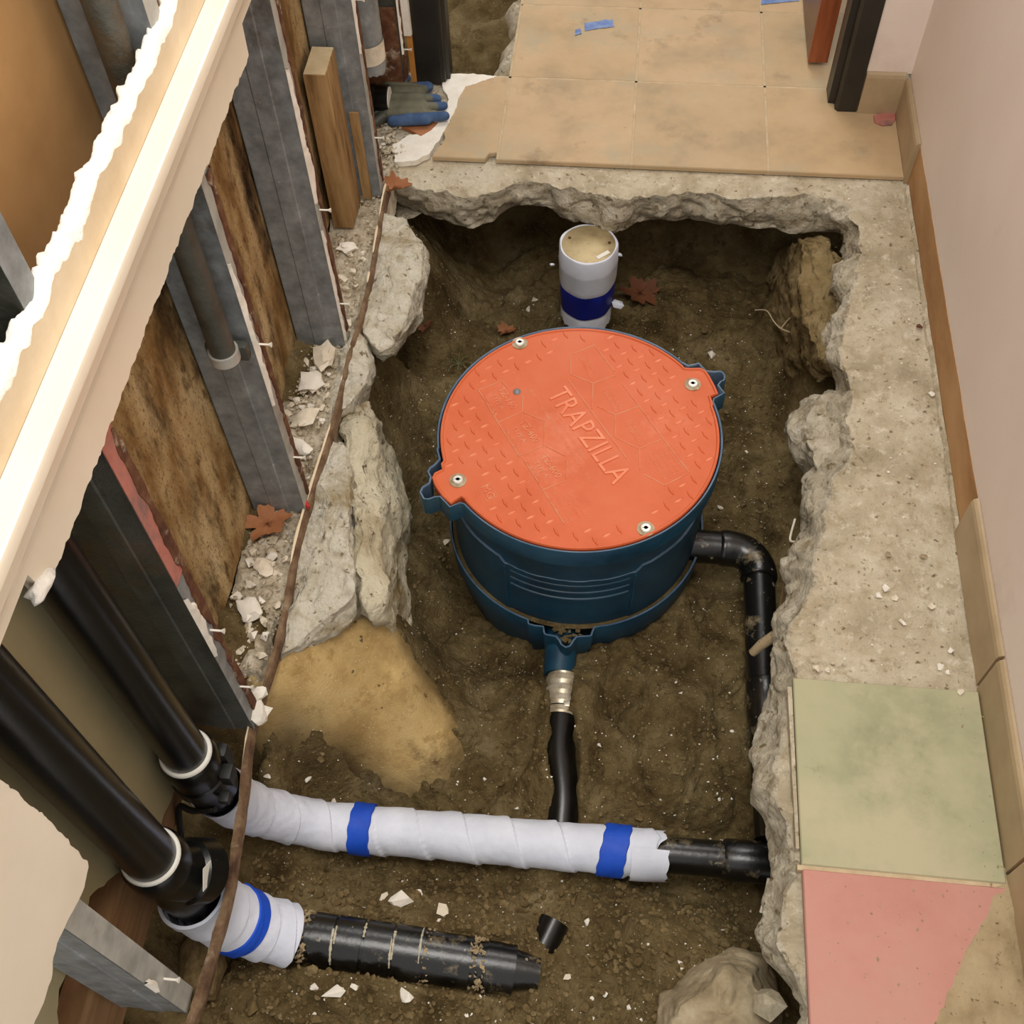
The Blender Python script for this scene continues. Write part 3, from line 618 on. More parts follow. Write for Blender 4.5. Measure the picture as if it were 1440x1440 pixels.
stud(0.652, 'dark blotchy metal stud right behind the upper black pipe', web='galv_dark', flange='galv', residue=[(0.26, 0.42, 0.022)], rust=True, scr=(0.12, 0.30), pink=(0.45, 0.75))
stud(0.236, 'short grey stud lying low at the bottom left, with a broken drywall corner above', web='galv', flange='galv_light', rust=False, residue=[(0.15, 0.2, 0.012)], scr=(0.13,))
stud(2.272, 'narrow rust edged metal stud between the cut pipe and the left jamb', web='galv_dark', flange='rust', residue=[(0.1, 0.5, 0.012)], scr=(0.1,))
# conduit strapped to the third stud
c = thing('conduit', (-0.548, 1.03, 0.44), 'short dark grey conduit strapped against the middle stud below the rail', 'pipe')
a = MB(); a.tube([(-0.545, 1.036, 0.452), (-0.545, 1.036, 2.4)], 0.0185, n=24); a.build('pipe', 'galv_dark', c)
a = MB(); a.tube([(-0.545, 1.036, 0.442), (-0.545, 1.036, 0.46)], [0.022, 0.022], n=24); a.build('collar', 'galv_light', c)
a = MB(); a.box((-0.578, 1.046, 0.425), (-0.515, 1.062, 0.455), bev=0.005); a.build('strap', 'galv_dark', c)
# wood block
wb = thing('wooden_block', (-0.578, 1.845, 0), 'upright piece of sawn two by four standing between two grey studs', 'wood block')
a = MB(); a.box((-0.600, 1.80, 0.0), (-0.556, 1.888, 0.372), bev=0.002); a.build('block', 'wood', wb)
a = MB(); a.box((-0.5985, 1.8015, 0.371), (-0.5575, 1.8865, 0.3735)); a.build('end_grain', 'wood_end', wb, smooth=False)
a = MB(); a.box((-0.552, 1.895, 0.0), (-0.532, 1.900, 0.22)); a.build('splinter', 'wood', wb, smooth=False)
# cut galvanised pipe and stub
gp = thing('cut_pipe', (-0.552, 2.115, 0.17), 'thick grey galvanised pipe cut off raggedly above the floor', 'pipe')
a = MB(); rws = []
for z in [0.0, 0.3, 0.6, 1.0, 1.6, 2.4]:
    rws.append([(-0.552 + 0.036 * math.cos(t_), 2.118 + 0.036 * math.sin(t_), (0.172 + 0.02 * n3((math.cos(t_), math.sin(t_), 0), 2.5, 3)) if z == 0.0 else z) for t_ in np.linspace(0, 2 * math.pi, 32, endpoint=False)])
a.grid(rws, close=True); rws2 = [[(-0.552 + (p[0] + 0.552) * 0.88, 2.118 + (p[1] - 2.118) * 0.88, p[2]) for p in r] for r in rws[:2]]
a.grid([rws2[0], rws[0]], close=True); a.grid(rws2[::-1], close=True, mi=1); a.build('pipe', ['galv', 'rust'], gp)
a = MB(); a.tube([(-0.552, 2.118, 0.196), (-0.552, 2.118, 0.24)], 0.0375, n=32, caps=False); a.build('pale_band', 'plaster', gp)
a = MB(); a.box((-0.605, 2.262, 0.0), (-0.515, 2.267, 0.22)); a.build('backing_plate', 'rust', gp, smooth=False)
st = thing('pipe_stub', (-0.545, 2.20, 0.0), 'short black pipe stub with white end lying beside the work glove', 'pipe stub')
a = MB(); a.tube([(-0.578, 2.190, 0.040), (-0.536, 2.190, 0.042)], 0.030, n=28); a.tube([(-0.576, 2.190, 0.040), (-0.566, 2.190, 0.040)], 0.033, n=28, caps=True); a.build('body', 'abs', st)
a = MB(); a.tube([(-0.536, 2.190, 0.042), (-0.5345, 2.190, 0.042)], 0.0255, n=28); a.build('end_face', 'label', st)

# ------------------------------------------------------------------ chair rail with the leftover band of drywall
rail = thing('chair_rail', (-0.49, 0.9, 0.75), 'cream chair rail on its leftover strip of broken drywall across the studs', 'rail')
def topz(y): return 0.936 + 0.004 * float(fbm(y * 55, 3, 2, 4)) * 2 + 0.005 * float(fbm(y * 9, 1, 6, 2))
def botz(y): return 0.757 + 0.0025 * float(fbm(y * 90, 3, 12, 3)) * 2
a = MB(); front = []; up = []; gyp = []
for y in np.arange(-0.3, 1.62, 0.004):
    tz = topz(y); low = 0.465 + 0.004 * float(fbm(y * 3, 2, 1)) <= y <= 1.30
    bz = botz(y) if low else 0.80
    if 0.465 < y < 0.49: bz += 0.018 * (0.49 - y) / 0.025 * (0.5 + float(fbm(y * 200, 1, 1, 2)))
    front.append([(-0.5145, y, bz + 0.001), (-0.5, y, bz), (-0.5, y, (bz + 0.895) / 2), (-0.5, y, 0.895)])
    pz = tz - 0.002 - 0.012 * max(0, float(fbm(y * 34, 8, 4, 4)))
    up.append([(-0.5, y, 0.894), (-0.4998, y, (0.894 + pz) / 2), (-0.4996, y, pz)])
    k = 0.004 * float(fbm(y * 80, 5, 3, 3))
    gyp.append([(-0.4999, y, pz - 0.006), (-0.502, y, pz + 0.001 + k * .5), (-0.507, y, tz + 0.001 + k), (-0.513, y, tz + 0.004 - k), (-0.518 - k, y, tz + 0.005 + k), (-0.520 - k, y, tz + 0.001), (-0.5145, y, 0.80)])
a.grid(front); a.build('drywall_strip', 'rail_paint', rail, sharp=50)
a = MB(); a.grid(up); a.build('torn_paper', 'torn_paper', rail)
a = MB(); a.grid(gyp); a.build('gypsum_edge', 'gypsum', rail, sharp=0)
prof = [(-0.4995, 0.894), (-0.4745, 0.894), (-0.4720, 0.8925), (-0.4710, 0.889), (-0.4715, 0.877), (-0.4735, 0.8745), (-0.4770, 0.873), (-0.4775, 0.866), (-0.4790, 0.8635), (-0.4815, 0.861), (-0.4820, 0.853), (-0.4855, 0.848), (-0.4860, 0.841), (-0.4900, 0.834), (-0.4925, 0.827), (-0.4935, 0.821), (-0.4965, 0.817), (-0.4995, 0.816)]
a = MB(); a.grid([[(p[0], y, p[1]) for p in prof] for y in np.arange(-0.3, 2.2, 0.05)]); a.build('moulding', 'rail_paint', rail, sharp=20)
# scraps hanging at the broken end
a = MB(); V_, F_ = chip_geo(0.018, 0.6, 2, 5); a.add([(p[0] * 0.5 - 0.5, p[1] + 0.468, p[2] + 0.772) for p in V_], F_); a.build('torn_scrap', 'gypsum', rail, sharp=0)
# big broken drywall corner at bottom left
frag = [(0.3032, 0.95), (0.3032, 0.781), (0.3034, 0.7231), (0.3036, 0.6588), (0.3039, 0.5871), (0.2983, 0.4969), (0.2958, 0.4903), (0.2743, 0.484), (0.2461, 0.4965), (0.2156, 0.5092), (0.2026, 0.5073), (0.1849, 0.4974), (0.1617, 0.4995), (0.1385, 0.5062), (0.1127, 0.4926), (0.02, 0.49), (-0.1, 0.50), (-0.1, 0.95)]
loop = resample([(p[0], p[1], 0) for p in frag], 0.005); rg = []
for p in loop: rg.append((p.x + 0.004 * float(fbm(p.x * 90, p.y * 90, 2, 3)), p.y + 0.004 * float(fbm(p.x * 90, p.y * 90, 5, 3))))
a = MB(); n = len(rg)
fo_ = [(-0.4995, p[0], p[1]) for p in rg]; ba_ = [(-0.5125, p[0] + 0.006 * float(vnoise(p[0] * 120, p[1] * 120, 8)), p[1] + 0.008 * float(vnoise(p[0] * 120, p[1] * 120, 9)) - 0.004) for p in rg]
a.v += fo_ + ba_; a.f += [tuple(range(n)), tuple(range(2 * n - 1, n - 1, -1))] + [(i, n + i, n + (i + 1) % n, (i + 1) % n) for i in range(n)]; a.mi += [0, 1] + [1] * n
a.build('drywall_fragment', ['rail_paint', 'gypsum'], smooth=False, label='broken corner of painted drywall left at the bottom left of the wall', cat='drywall')

# ------------------------------------------------------------------ rusty bottom track
tr_px = [(545, 262), (540, 282), (530, 340), (520, 395), (505, 455), (490, 505), (470, 590), (442, 680), (417, 770), (396, 880), (373, 960), (352, 1030), (340, 1120), (325, 1230), (308, 1300), (280, 1400), (262, 1450), (235, 1520)]
P, _ = spline([G(a_, b_, 0.004) for a_, b_ in tr_px], 0.0, 8)
trk = thing('floor_track', (-0.515, 0.9, 0.0), 'long rusty bottom track strip hanging over the pit edge along the studs', 'track')
a = MB(); rws = []; rim = []
for i, p in enumerate(P):
    k = 0.0016 * float(fbm(p.y * 60, 2, 3, 4)) * 2; hang = sstep((0.68 - p.y) / 0.1)
    wd = 0.0052 + k + 0.0015 * float(hang)
    dz = 0.006 * float(hang) * n3((0, p.y, 0), 12)
    rws.append([(p.x - wd * .7, p.y, p.z + 0.004 + dz), (p.x + wd * .6, p.y, p.z + dz + 0.005), (p.x + wd, p.y, p.z + dz), (p.x + wd * 0.9, p.y, p.z - 0.022 + 2 * k + dz), (p.x + wd * 0.3, p.y, p.z - 0.022 + k + dz), (p.x - wd * .6, p.y, p.z - 0.002 + dz)])
    bk = float(sstep((fbm(p.y * 9, 4, 8, 3) + 0.05) / 0.2)) * (1 - 0.75 * float(hang)); rim.append([(p.x - wd * .7 - 0.003 * bk, p.y, p.z + 0.001 + dz), (p.x - wd * .7 - 0.001 * bk + k * .5, p.y, p.z + 0.001 + 0.008 * bk + k + dz), (p.x - wd * .7 + 0.0025 * bk + k, p.y, p.z + 0.001 + 0.005 * bk + dz)])
a.grid(rws, close=True); a.build('strip', 'track', trk)
a = MB(); a.grid(rim); a.build('paper_edge', 'torn_paper', trk)
a = MB(); pp = [G(x_, y_, 0.012) for x_, y_ in [(421, 676), (426, 690), (429, 703), (434, 714)]]; a.tube(pp, 0.0035, n=10, smooth_path=4)
a.build('red_wire', 'red_wire', label='short red wire end beside the rusty track at a stud foot', cat='wire')

# ------------------------------------------------------------------ concrete chunks along the left edge of the pit
def rock(name, top_px, zt, bot_px, zb, mat, label, cat='concrete chunk', seed=1, amp=0.012, tilt=None, group=None, crown=0.012):
    def dense(px, z):
        pts = [G(p[0], p[1], (p[2] if len(p) > 2 else z)) for p in px]; pts.append(pts[0]); q = resample(pts, 0.006)[:-1]; return q
    tp = dense(top_px, zt); n = len(tp)
    bt0 = [G(p[0], p[1], (p[2] if len(p) > 2 else zb)) for p in bot_px]; bt0.append(bt0[0])
    L_ = [0]
    for q, r_ in zip(bt0, bt0[1:]): L_.append(L_[-1] + (r_ - q).length)
    # match by index fraction of control points: same number of controls in both lists
    tp_c = [G(p[0], p[1], (p[2] if len(p) > 2 else zt)) for p in top_px]; tp_c.append(tp_c[0])
    tp = []; bt = []
    for k in range(len(tp_c) - 1):
        m_ = max(2, int(max((tp_c[k + 1] - tp_c[k]).length, (bt0[k + 1] - bt0[k]).length) / 0.006))
        for q in range(m_): tp.append(tp_c[k].lerp(tp_c[k + 1], q / m_)); bt.append(bt0[k].lerp(bt0[k + 1], q / m_))
    n = len(tp); c = sum(tp, Vector()) / n
    rings = []
    for s_ in (0.01, 0.08, 0.16, 0.24, 0.32, 0.40, 0.48, 0.56, 0.64, 0.71, 0.78, 0.84, 0.90, 0.95, 0.98):
        rings.append([c.lerp(p, s_) + Vector((0, 0, crown * (1 - s_ ** 2) + 0.0)) for p in tp])
    rings.append(tp)
    cb = sum(bt, Vector()) / n
    for k in range(1, 41):
        u = k / 40; rings.append([p.lerp(q, u) + (p - c).normalized() * 0.010 * math.sin(math.pi * u) for p, q in zip(tp, bt)])
    out = []
    for ri, r_ in enumerate(rings):
        row = []
        for p in r_:
            d = Vector((n3f(p, 12, seed, 2), n3f(p, 12, seed + 7, 2), n3f(p, 12, seed + 13, 2))) * amp + Vector((n3f(p, 45, seed + 20, 3), n3f(p, 45, seed + 27, 3), n3f(p, 45, seed + 33, 3))) * amp * 0.32
            cr = abs(n3(p, 18, seed + 40)); d -= Vector((0, 0, 1)) * amp * 0.4 * max(0, 0.10 - cr) / 0.10
            row.append(p + d)
        out.append(row)
    a = MB(); a.grid(out, close=True); a.f.append(tuple(range(n))); a.mi.append(0)
    return a.build(name, mat, label=label, cat=cat, group=group, sharp=0)
rock('concrete_chunk', [(540, 300), (572, 312), (592, 345), (590, 385), (578, 425), (566, 455), (548, 490), (530, 495), (512, 470), (506, 435), (514, 385), (526, 335)], -0.01,
     [(545, 310), (580, 330), (600, 370), (598, 410), (588, 445), (575, 470), (560, 500), (538, 508), (520, 490), (510, 455), (518, 400), (530, 345)], -0.10, 'white_concrete', 'pale tan concrete chunk overhanging the far left corner of the pit', seed=3)
rock('concrete_chunk', [(498, 468), (514, 480), (520, 505), (514, 540), (498, 568), (478, 578), (462, 566), (468, 535), (482, 495)], -0.008,
     [(500, 480), (516, 492), (522, 515), (518, 552), (504, 580), (482, 592), (464, 580), (470, 545), (484, 505)], -0.09, 'white_concrete', 'small whitish concrete chunk against the rusty track, between two larger chunks', seed=11)
rock('concrete_chunk', [(462, 618), (482, 622), (492, 655), (492, 700), (492, 760), (500, 810), (500, 848), (472, 872), (435, 895), (398, 915), (402, 880), (417, 800), (440, 700), (454, 645)], -0.01,
     [(462, 625), (484, 630), (496, 665), (497, 712), (498, 775), (506, 830), (506, 868), (476, 890), (438, 912), (398, 935), (402, 900), (417, 815), (440, 712), (454, 655)], -0.10, 'white_concrete', 'long whitish slab of broken concrete beside the rusty track', seed=21, amp=0.013)
rock('concrete_chunk', [(508, 566), (522, 585), (530, 640), (536, 700), (540, 760), (545, 820), (538, 850), (522, 862), (506, 845), (498, 770), (496, 700), (492, 640), (478, 600), (486, 580)], -0.035,
     [(520, 585), (545, 610), (562, 660), (572, 720), (572, 790), (576, 870), (566, 930), (535, 930), (505, 900), (496, 820), (494, 740), (490, 670), (478, 625), (488, 600)], -0.30, 'tan_concrete', 'large tan boulder of concrete facing the orange lid on the left', seed=31, amp=0.016, crown=0.02)
# lumps at the right edge
rock('concrete_lump', [(1150, 560), (1180, 552), (1196, 580), (1196, 625), (1180, 655), (1150, 662), (1135, 640), (1130, 600)], -0.06,
     [(1130, 570), (1165, 560), (1185, 590), (1185, 640), (1168, 672), (1135, 672), (1115, 640), (1112, 600)], -0.17, 'concrete_face', 'rounded concrete lump bulging from the right edge level with the orange lid', seed=41, amp=0.016)
rock('concrete_lump', [(1188, 372), (1208, 362), (1220, 385), (1212, 415), (1196, 420), (1180, 400)], -0.035,
     [(1172, 378), (1200, 368), (1212, 392), (1204, 425), (1186, 432), (1166, 410)], -0.10, 'concrete_face', 'small pale concrete lump at the far right edge of the pit', seed=43, amp=0.010)
rock('concrete_lump', [(1146, 690), (1180, 672), (1196, 690), (1184, 715), (1160, 728), (1142, 715)], -0.05,
     [(1130, 705), (1165, 685), (1180, 700), (1170, 730), (1142, 745), (1126, 730)], -0.12, 'concrete_face', 'flat broken concrete lump just below the rounded lump on the right edge', seed=45, amp=0.010)
rock('concrete_lump', [(1165, 455), (1178, 452), (1182, 475), (1172, 490), (1162, 480)], -0.09,
     [(1156, 462), (1170, 458), (1174, 482), (1164, 500), (1152, 490)], -0.15, 'concrete_face', 'knobby grey lump among roots in the right pit wall', seed=47, amp=0.007)
MAT['bank'] = M('dry_bank_dirt', [(104, 86, 54), (142, 122, 84), (166, 146, 108)], scale=12, bump=1.0, bscale=60, bdist=0.012, rough=0.95, spec=0.12, detail=10, patch=((82, 66, 40), 18, 0.6))
rock('dirt_bank', [(1132, 338), (1166, 332), (1194, 368), (1196, 425), (1188, 480), (1176, 516), (1150, 498), (1136, 440), (1128, 385)], -0.10,
     [(1094, 352), (1150, 372), (1165, 405), (1166, 450), (1156, 525), (1128, 548), (1098, 510), (1082, 450), (1080, 392)], -0.385, 'bank', 'steep pale dirt bank below the far right slab edge, roots at its foot', 'dirt bank', seed=71, amp=0.020, crown=0.0)
rn = random.Random(91)
for k in range(26):
    u, v_ = rn.random(), rn.random(); z_ = -0.13 - 0.22 * u; p = G(1172 - 66 * u + rn.uniform(-12, 8), 350 + 165 * v_, z_)
    V_, F_ = chip_geo(rn.uniform(0.005, 0.013), 0.8, 2, 8000 + k); a = MB(); a.add([(q[0] + p.x, q[1] + p.y, q[2] + p.z + 0.006) for q in V_], F_)
    a.build('bank_lump', rn.choice(['concrete_face', 'bank', 'clod', 'concrete_face']), label='grey brown lump stuck in the far right dirt bank', cat='lump', group='lumps in the far right dirt bank', sharp=0)
# boulder and stone at bottom right
rock('boulder', [(985, 1385), (1030, 1365), (1062, 1375), (1080, 1410), (1080, 1460), (1000, 1480), (950, 1450), (955, 1410)], -0.17,
     [(960, 1360), (1030, 1335), (1075, 1345), (1090, 1400), (1095, 1490), (990, 1530), (915, 1480), (925, 1400)], -0.31, 'stone', 'wide dirt coloured boulder half buried at the bottom right of the pit', 'boulder', seed=51, amp=0.012, crown=0.015)
q = G(1080, 1414, -0.135); a = MB(); V_, F_ = hull_geo(0.028, 0.85, 64, 22); a.add([(p[0] + q.x, p[1] + q.y, p[2] + q.z + 0.004) for p in V_], F_)
a.build('stone', 'stone_pale', label='angular pale stone resting on the boulder at the bottom right edge', cat='stone', smooth=False)
rock('stone', [(275, 1320), (300, 1330), (306, 1360), (296, 1395), (272, 1400), (258, 1375), (262, 1340)], -0.20,
     [(268, 1315), (304, 1322), (314, 1360), (302, 1404), (266, 1408), (250, 1378), (255, 1335)], -0.27, 'clod', 'tall brown stone under the rusty track at the bottom left', 'stone', seed=57, amp=0.006, crown=0.008)

# ------------------------------------------------------------------ tan sand bank
sp = np.array([G(a_, b_, z_)[:2] for a_, b_, z_ in [(350, 950, -.06), (385, 900, -.05), (440, 880, -.08), (490, 850, -.09), (545, 850, -.14), (590, 905, -.25), (628, 970, -.32), (660, 1008, -.36), (662, 1060, -.39), (640, 1115, -.39), (560, 1125, -.39), (490, 1095, -.345), (430, 1070, -.27), (395, 1085, -.26), (340, 1095, -.2), (335, 1030, -.12)]])
gx = np.arange(-0.60, -0.16, 0.004); gy = np.arange(0.56, 1.0, 0.004); X2, Y2 = np.meshgrid(gx, gy)
sd = poly_sd(X2.ravel(), Y2.ravel(), sp).reshape(X2.shape) + 0.016 * fbm(X2 * 14, Y2 * 14, 5, 4)
Z2 = ground(X2.ravel(), Y2.ravel(), False).reshape(X2.shape) + 0.004 * fbm(X2 * 26, Y2 * 26, 21, 3) + 0.002 * fbm(X2 * 120, Y2 * 120, 3, 2) - 0.014 + 0.026 * sstep((-sd + 0.015) / 0.06)
keep = sd < 0.03
vid = -np.ones(X2.shape, int); V_ = []
for i in range(X2.shape[0]):
    for j in range(X2.shape[1]):
        if keep[i, j]: vid[i, j] = len(V_); V_.append((X2[i, j], Y2[i, j], Z2[i, j]))
F_ = [(vid[i, j], vid[i, j + 1], vid[i + 1, j + 1], vid[i + 1, j]) for i in range(X2.shape[0] - 1) for j in range(X2.shape[1] - 1) if keep[i, j] and keep[i, j + 1] and keep[i + 1, j] and keep[i + 1, j + 1]]
a = MB(); a.add(V_, F_); sbo = a.build('sand_bank', 'sand', sharp=0, label='yellow tan sand bank sloping from the broken slab into the pit', cat='sand')
bl_ = sbo.data.attributes.new('blend', 'FLOAT', 'POINT'); bv = sstep((0.018 - sd[keep] + 0.03 * fbm(X2[keep] * 22, Y2[keep] * 22, 15, 3)) / 0.085); bl_.data.foreach_set('value', bv.astype(np.float32).ravel())

# ------------------------------------------------------------------ rubble at the foot of the studs
a = MB(); gx = np.arange(-0.612, -0.494, 0.004); gy = np.arange(0.735, 2.36, 0.005); X2, Y2 = np.meshgrid(gx, gy)
Z2 = -0.010 + 0.014 * fbm(X2 * 30, Y2 * 30, 3, 3) + 0.010 * fbm(X2 * 90, Y2 * 90, 9, 2)
Z2 -= 0.06 * sstep((X2 + 0.512) / 0.016)
Z2 = Z2 - 0.03 * sstep((0.76 - Y2) / 0.025)
Z2 = Z2 - 0.14 * sstep((0.86 - Y2) / 0.05) * sstep((X2 + 0.530) / 0.012)
a.grid([[(X2[i, j], Y2[i, j], Z2[i, j]) for j in range(X2.shape[1])] for i in range(X2.shape[0])])
rn = random.Random(3)
for k in range(1500):
    x = rn.uniform(-0.606, -0.512); y = rn.uniform(0.70, 2.3); r = rn.uniform(0.002, 0.006)
    V_, F_ = hull_geo(r, 0.6, k, 7); a.add([(p[0] + x, p[1] + y, p[2] + 0.0) for p in V_], F_)
a.build('plaster_rubble', 'rubble', sharp=30, label='bed of crumbled plaster between the studs and the rusty track', cat='rubble', kind='stuff')
chip_mesh = {}
def place(name, p, r, flat, mat, label, cat, group, seed, sub=None, sink=0.25):
    a = MB(); V_, F_ = hull_geo(r, flat, seed) if sub is None else chip_geo(r, flat, sub, seed)
    a.add([(q[0] + p[0], q[1] + p[1], q[2] + p[2] + r * flat * (1 - sink)) for q in V_], F_)
    return a.build(name, mat, label=label, cat=cat, group=group, smooth=sub is not None, sharp=35)
rn = random.Random(17)
for k in range(150):
    bay = k % 4
    x = rn.uniform(-0.598, -0.520); y = rn.uniform(*((0.78, 1.02), (1.10, 1.42), (1.5, 1.78), (2.04, 2.26))[bay])
    r = rn.uniform(0.006, 0.013); wh = ('between the dark stud and the conduit stud', 'between the conduit stud and the second grey stud', 'between the second grey stud and the wooden block', 'behind the farthest full stud by the cut pipe')[bay]
    place('plaster_crumb', (x, y, -0.008), r, 0.55, rn.choice(['plaster', 'plaster', 'plaster_white', 'rubble']), 'pale plaster crumb in the rubble ' + wh, 'plaster crumb', 'plaster crumbs ' + wh, 500 + k)
for k, (px, py, r) in enumerate([(455, 505, .024), (438, 540, .026), (430, 590, .022), (420, 630, .020), (372, 800, .017), (352, 860, .022), (470, 460, .018), (488, 350, .018), (482, 300, .014)]):
    p = G(px, py, 0); place('plaster_slab', p, r, 0.4, 'plaster_white' if k % 2 else 'plaster', ['flat white plaster piece under the second grey stud', 'broad white plaster piece left of the track below the second stud', 'cracked white plaster piece beside the track, third below the stud', 'white plaster piece above the red wire', 'creamy plaster lump near the dark stud, below the brown leaf', 'grey cream plaster lump nearest the dark stud foot', 'white plaster lump right of the second stud foot', 'plaster lump right of the wooden block foot', 'small plaster lump at the foot of the farthest stud'][k], 'plaster piece', None, 900 + k, sub=2)
p = G(367, 1000, 0.012); place('plaster_slab', (p.x, p.y - 0.006, p.z), 0.020, 0.8, 'plaster_white', 'white plaster lump stuck on the rusty track beside the dark stud', 'plaster piece', None, 77, sub=2, sink=0.6)
p = G(362, 988, 0.012); place('plaster_slab', (p.x, p.y + 0.012, p.z), 0.013, 0.7, 'plaster_white', 'small white plaster piece just above the lump on the track', 'plaster piece', None, 78, sub=2, sink=0.6)

# ------------------------------------------------------------------ grease interceptor tank with orange lid
LC = Vector((-0.040, 1.286, 0))
tank = thing('underground_tank', (LC.x, LC.y, -0.42), 'round dark blue plastic tank with orange screwed lid set in the pit', 'tank')
def circ_arc(r, a0, a1, n): return [(LC.x + r * math.cos(a0 + (a1 - a0) * k / n), LC.y + r * math.sin(a0 + (a1 - a0) * k / n)) for k in range(n + 1)]
def ang(p): return math.atan2(p[1] - LC.y, p[0] - LC.x)
def outline(r, earL, earR, z=0):
    """closed outline: circle with two ears given as photo pixels surveyed at level z"""
    eL = [tuple(G(a_, b_, z)[:2]) for a_, b_ in earL]; eR = [tuple(G(a_, b_, z)[:2]) for a_, b_ in earR]
    # anticlockwise: right ear (from low to high angle) -> top arc -> left ear -> bottom arc
    eR = eR if ang(eR[0]) < ang(eR[-1]) else eR[::-1]
    a0 = ang(eR[-1]); a1 = ang(eL[0]) % (2 * math.pi); a2 = ang(eL[-1]) % (2 * math.pi); a3 = ang(eR[0]) + 2 * math.pi
    return eR + circ_arc(r, a0 + 0.02, a1 - 0.02, 90) + eL + circ_arc(r, a2 + 0.02, a3 - 0.02, 90)
rimL = [(613, 632), (616.5, 645), (610, 652), (603, 657), (600, 663), (604, 671), (602, 678), (592.5, 684), (589, 692), (594.6, 702), (603, 703), (611, 700), (617.5, 699), (626, 708), (632, 714), (640, 711), (647.7, 708)]
rimR = [(1005.7, 561), (1013, 557), (1020.5, 552.4), (1016, 547), (1011.8, 541), (1015, 537), (1019.6, 535), (1021, 531), (1020.5, 526.4), (1017, 522), (1012.6, 520.3), (1003, 521), (993.5, 520), (988, 514), (983, 509), (975, 511), (967.5, 512.5), (964, 510)]
lidL = [(620, 652), (621.7, 660), (611, 665), (607.5, 671.7), (611, 682), (616, 690), (621.7, 698), (628, 704), (634, 709), (641, 704), (648.7, 699), (653, 702)]
lidR = [(1003, 568), (999.5, 558), (1005, 556), (1010, 554), (1006, 544), (998, 529), (993, 522), (985, 517.5), (971, 518), (962, 517)]
def offs(poly, d):
    n = len(poly); out = []
    for i in range(n):
        a_ = Vector(poly[i - 1]); b_ = Vector(poly[(i + 1) % n]); t_ = (b_ - a_); nn = Vector((t_.y, -t_.x)).normalized(); out.append((poly[i][0] + nn.x * d, poly[i][1] + nn.y * d))
    return out
rim = outline(0.2655, rimL, rimR); lid = outline(0.2585, lidL, lidR)
rin = offs(rim, -0.0045)
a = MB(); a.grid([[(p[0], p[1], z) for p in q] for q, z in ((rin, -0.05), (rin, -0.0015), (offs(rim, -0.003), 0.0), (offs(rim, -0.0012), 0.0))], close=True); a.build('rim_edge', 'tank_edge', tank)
a = MB(); a.grid([[(p[0], p[1], z) for p in q] for q, z in ((offs(rim, -0.0012), 0.0), (rim, -0.0015), (rim, -0.045), (offs(rim, -0.004), -0.047))], close=True); a.build('rim', 'tank', tank)
# upper collar below the rim, seam with ragged cut line, lower body with panel
def ring(r, z, n=128, fn=None): return [(LC.x + (r + (fn(t_, z) if fn else 0)) * math.cos(t_), LC.y + (r + (fn(t_, z) if fn else 0)) * math.sin(t_), z) for t_ in np.linspace(0, 2 * math.pi, n, endpoint=False)]
a = MB(); a.grid([ring(0.2625, -0.03), ring(0.256, -0.06), ring(0.250, -0.10), ring(0.245, -0.2)], close=True); a.build('collar', 'tank', tank)
def seam_z(t_):
    d = (t_ + math.pi / 2 + math.pi) % (2 * math.pi) - math.pi      # 0 at the front
    f = abs(d)
    z = -0.124 + 0.004 * float(vnoise(t_ * 9, 1, 3)) + 0.0015 * float(vnoise(t_ * 60, 1, 3))
    if f > 0.50: z += 0.016 * float(sstep((f - 0.50) / 0.05))
    if f > 0.9: z += 0.05 * float(sstep((f - 0.9) / 0.5))
    return z
rws = []
th_ = np.linspace(0, 2 * math.pi, 240, endpoint=False)
def body_r(t_):
    d = abs((t_ + math.pi / 2 + math.pi) % (2 * math.pi) - math.pi)
    return 0.2545 - 0.003 * float(sstep((0.50 - d) / 0.02)) 
for q in ('in', 'lipi', 'lipo', 0.25, 0.5, 0.75, 1.0):
    row = []
    for t_ in th_:
        sz = seam_z(t_); r_ = body_r(t_)
        if q == 'in': r2, z = r_ - 0.006, sz - 0.02
        elif q == 'lipi': r2, z = r_ - 0.005, sz + 0.001
        elif q == 'lipo': r2, z = r_ - 0.0008, sz
        else: r2, z = r_ - 0.010 * q, sz * (1 - q) + -0.40 * q
        row.append((LC.x + r2 * math.cos(t_), LC.y + r2 * math.sin(t_), z))
    rws.append(row)
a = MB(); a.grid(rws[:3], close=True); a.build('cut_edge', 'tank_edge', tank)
a = MB(); a.grid(rws[2:], close=True); a.build('body', 'tank', tank)
for k, z in enumerate((-0.142, -0.166, -0.190)):
    a = MB(); pts = [(LC.x + 0.2492 * math.cos(t_), LC.y + 0.2492 * math.sin(t_), z) for t_ in np.linspace(-math.pi / 2 - 0.46, -math.pi / 2 + 0.46, 40)]
    a.tube(pts, 0.0032, n=8); a.build('rib', 'tank', tank)
for s_ in (-1, 1):
    a = MB(); t_ = -math.pi / 2 + s_ * 0.50; pts = [(LC.x + r_ * math.cos(t_), LC.y + r_ * math.sin(t_), z) for r_, z in ((0.2525, -0.13), (0.2505, -0.26))]; a.tube(pts, 0.0035, n=8); a.build('panel_edge', 'tank', tank)
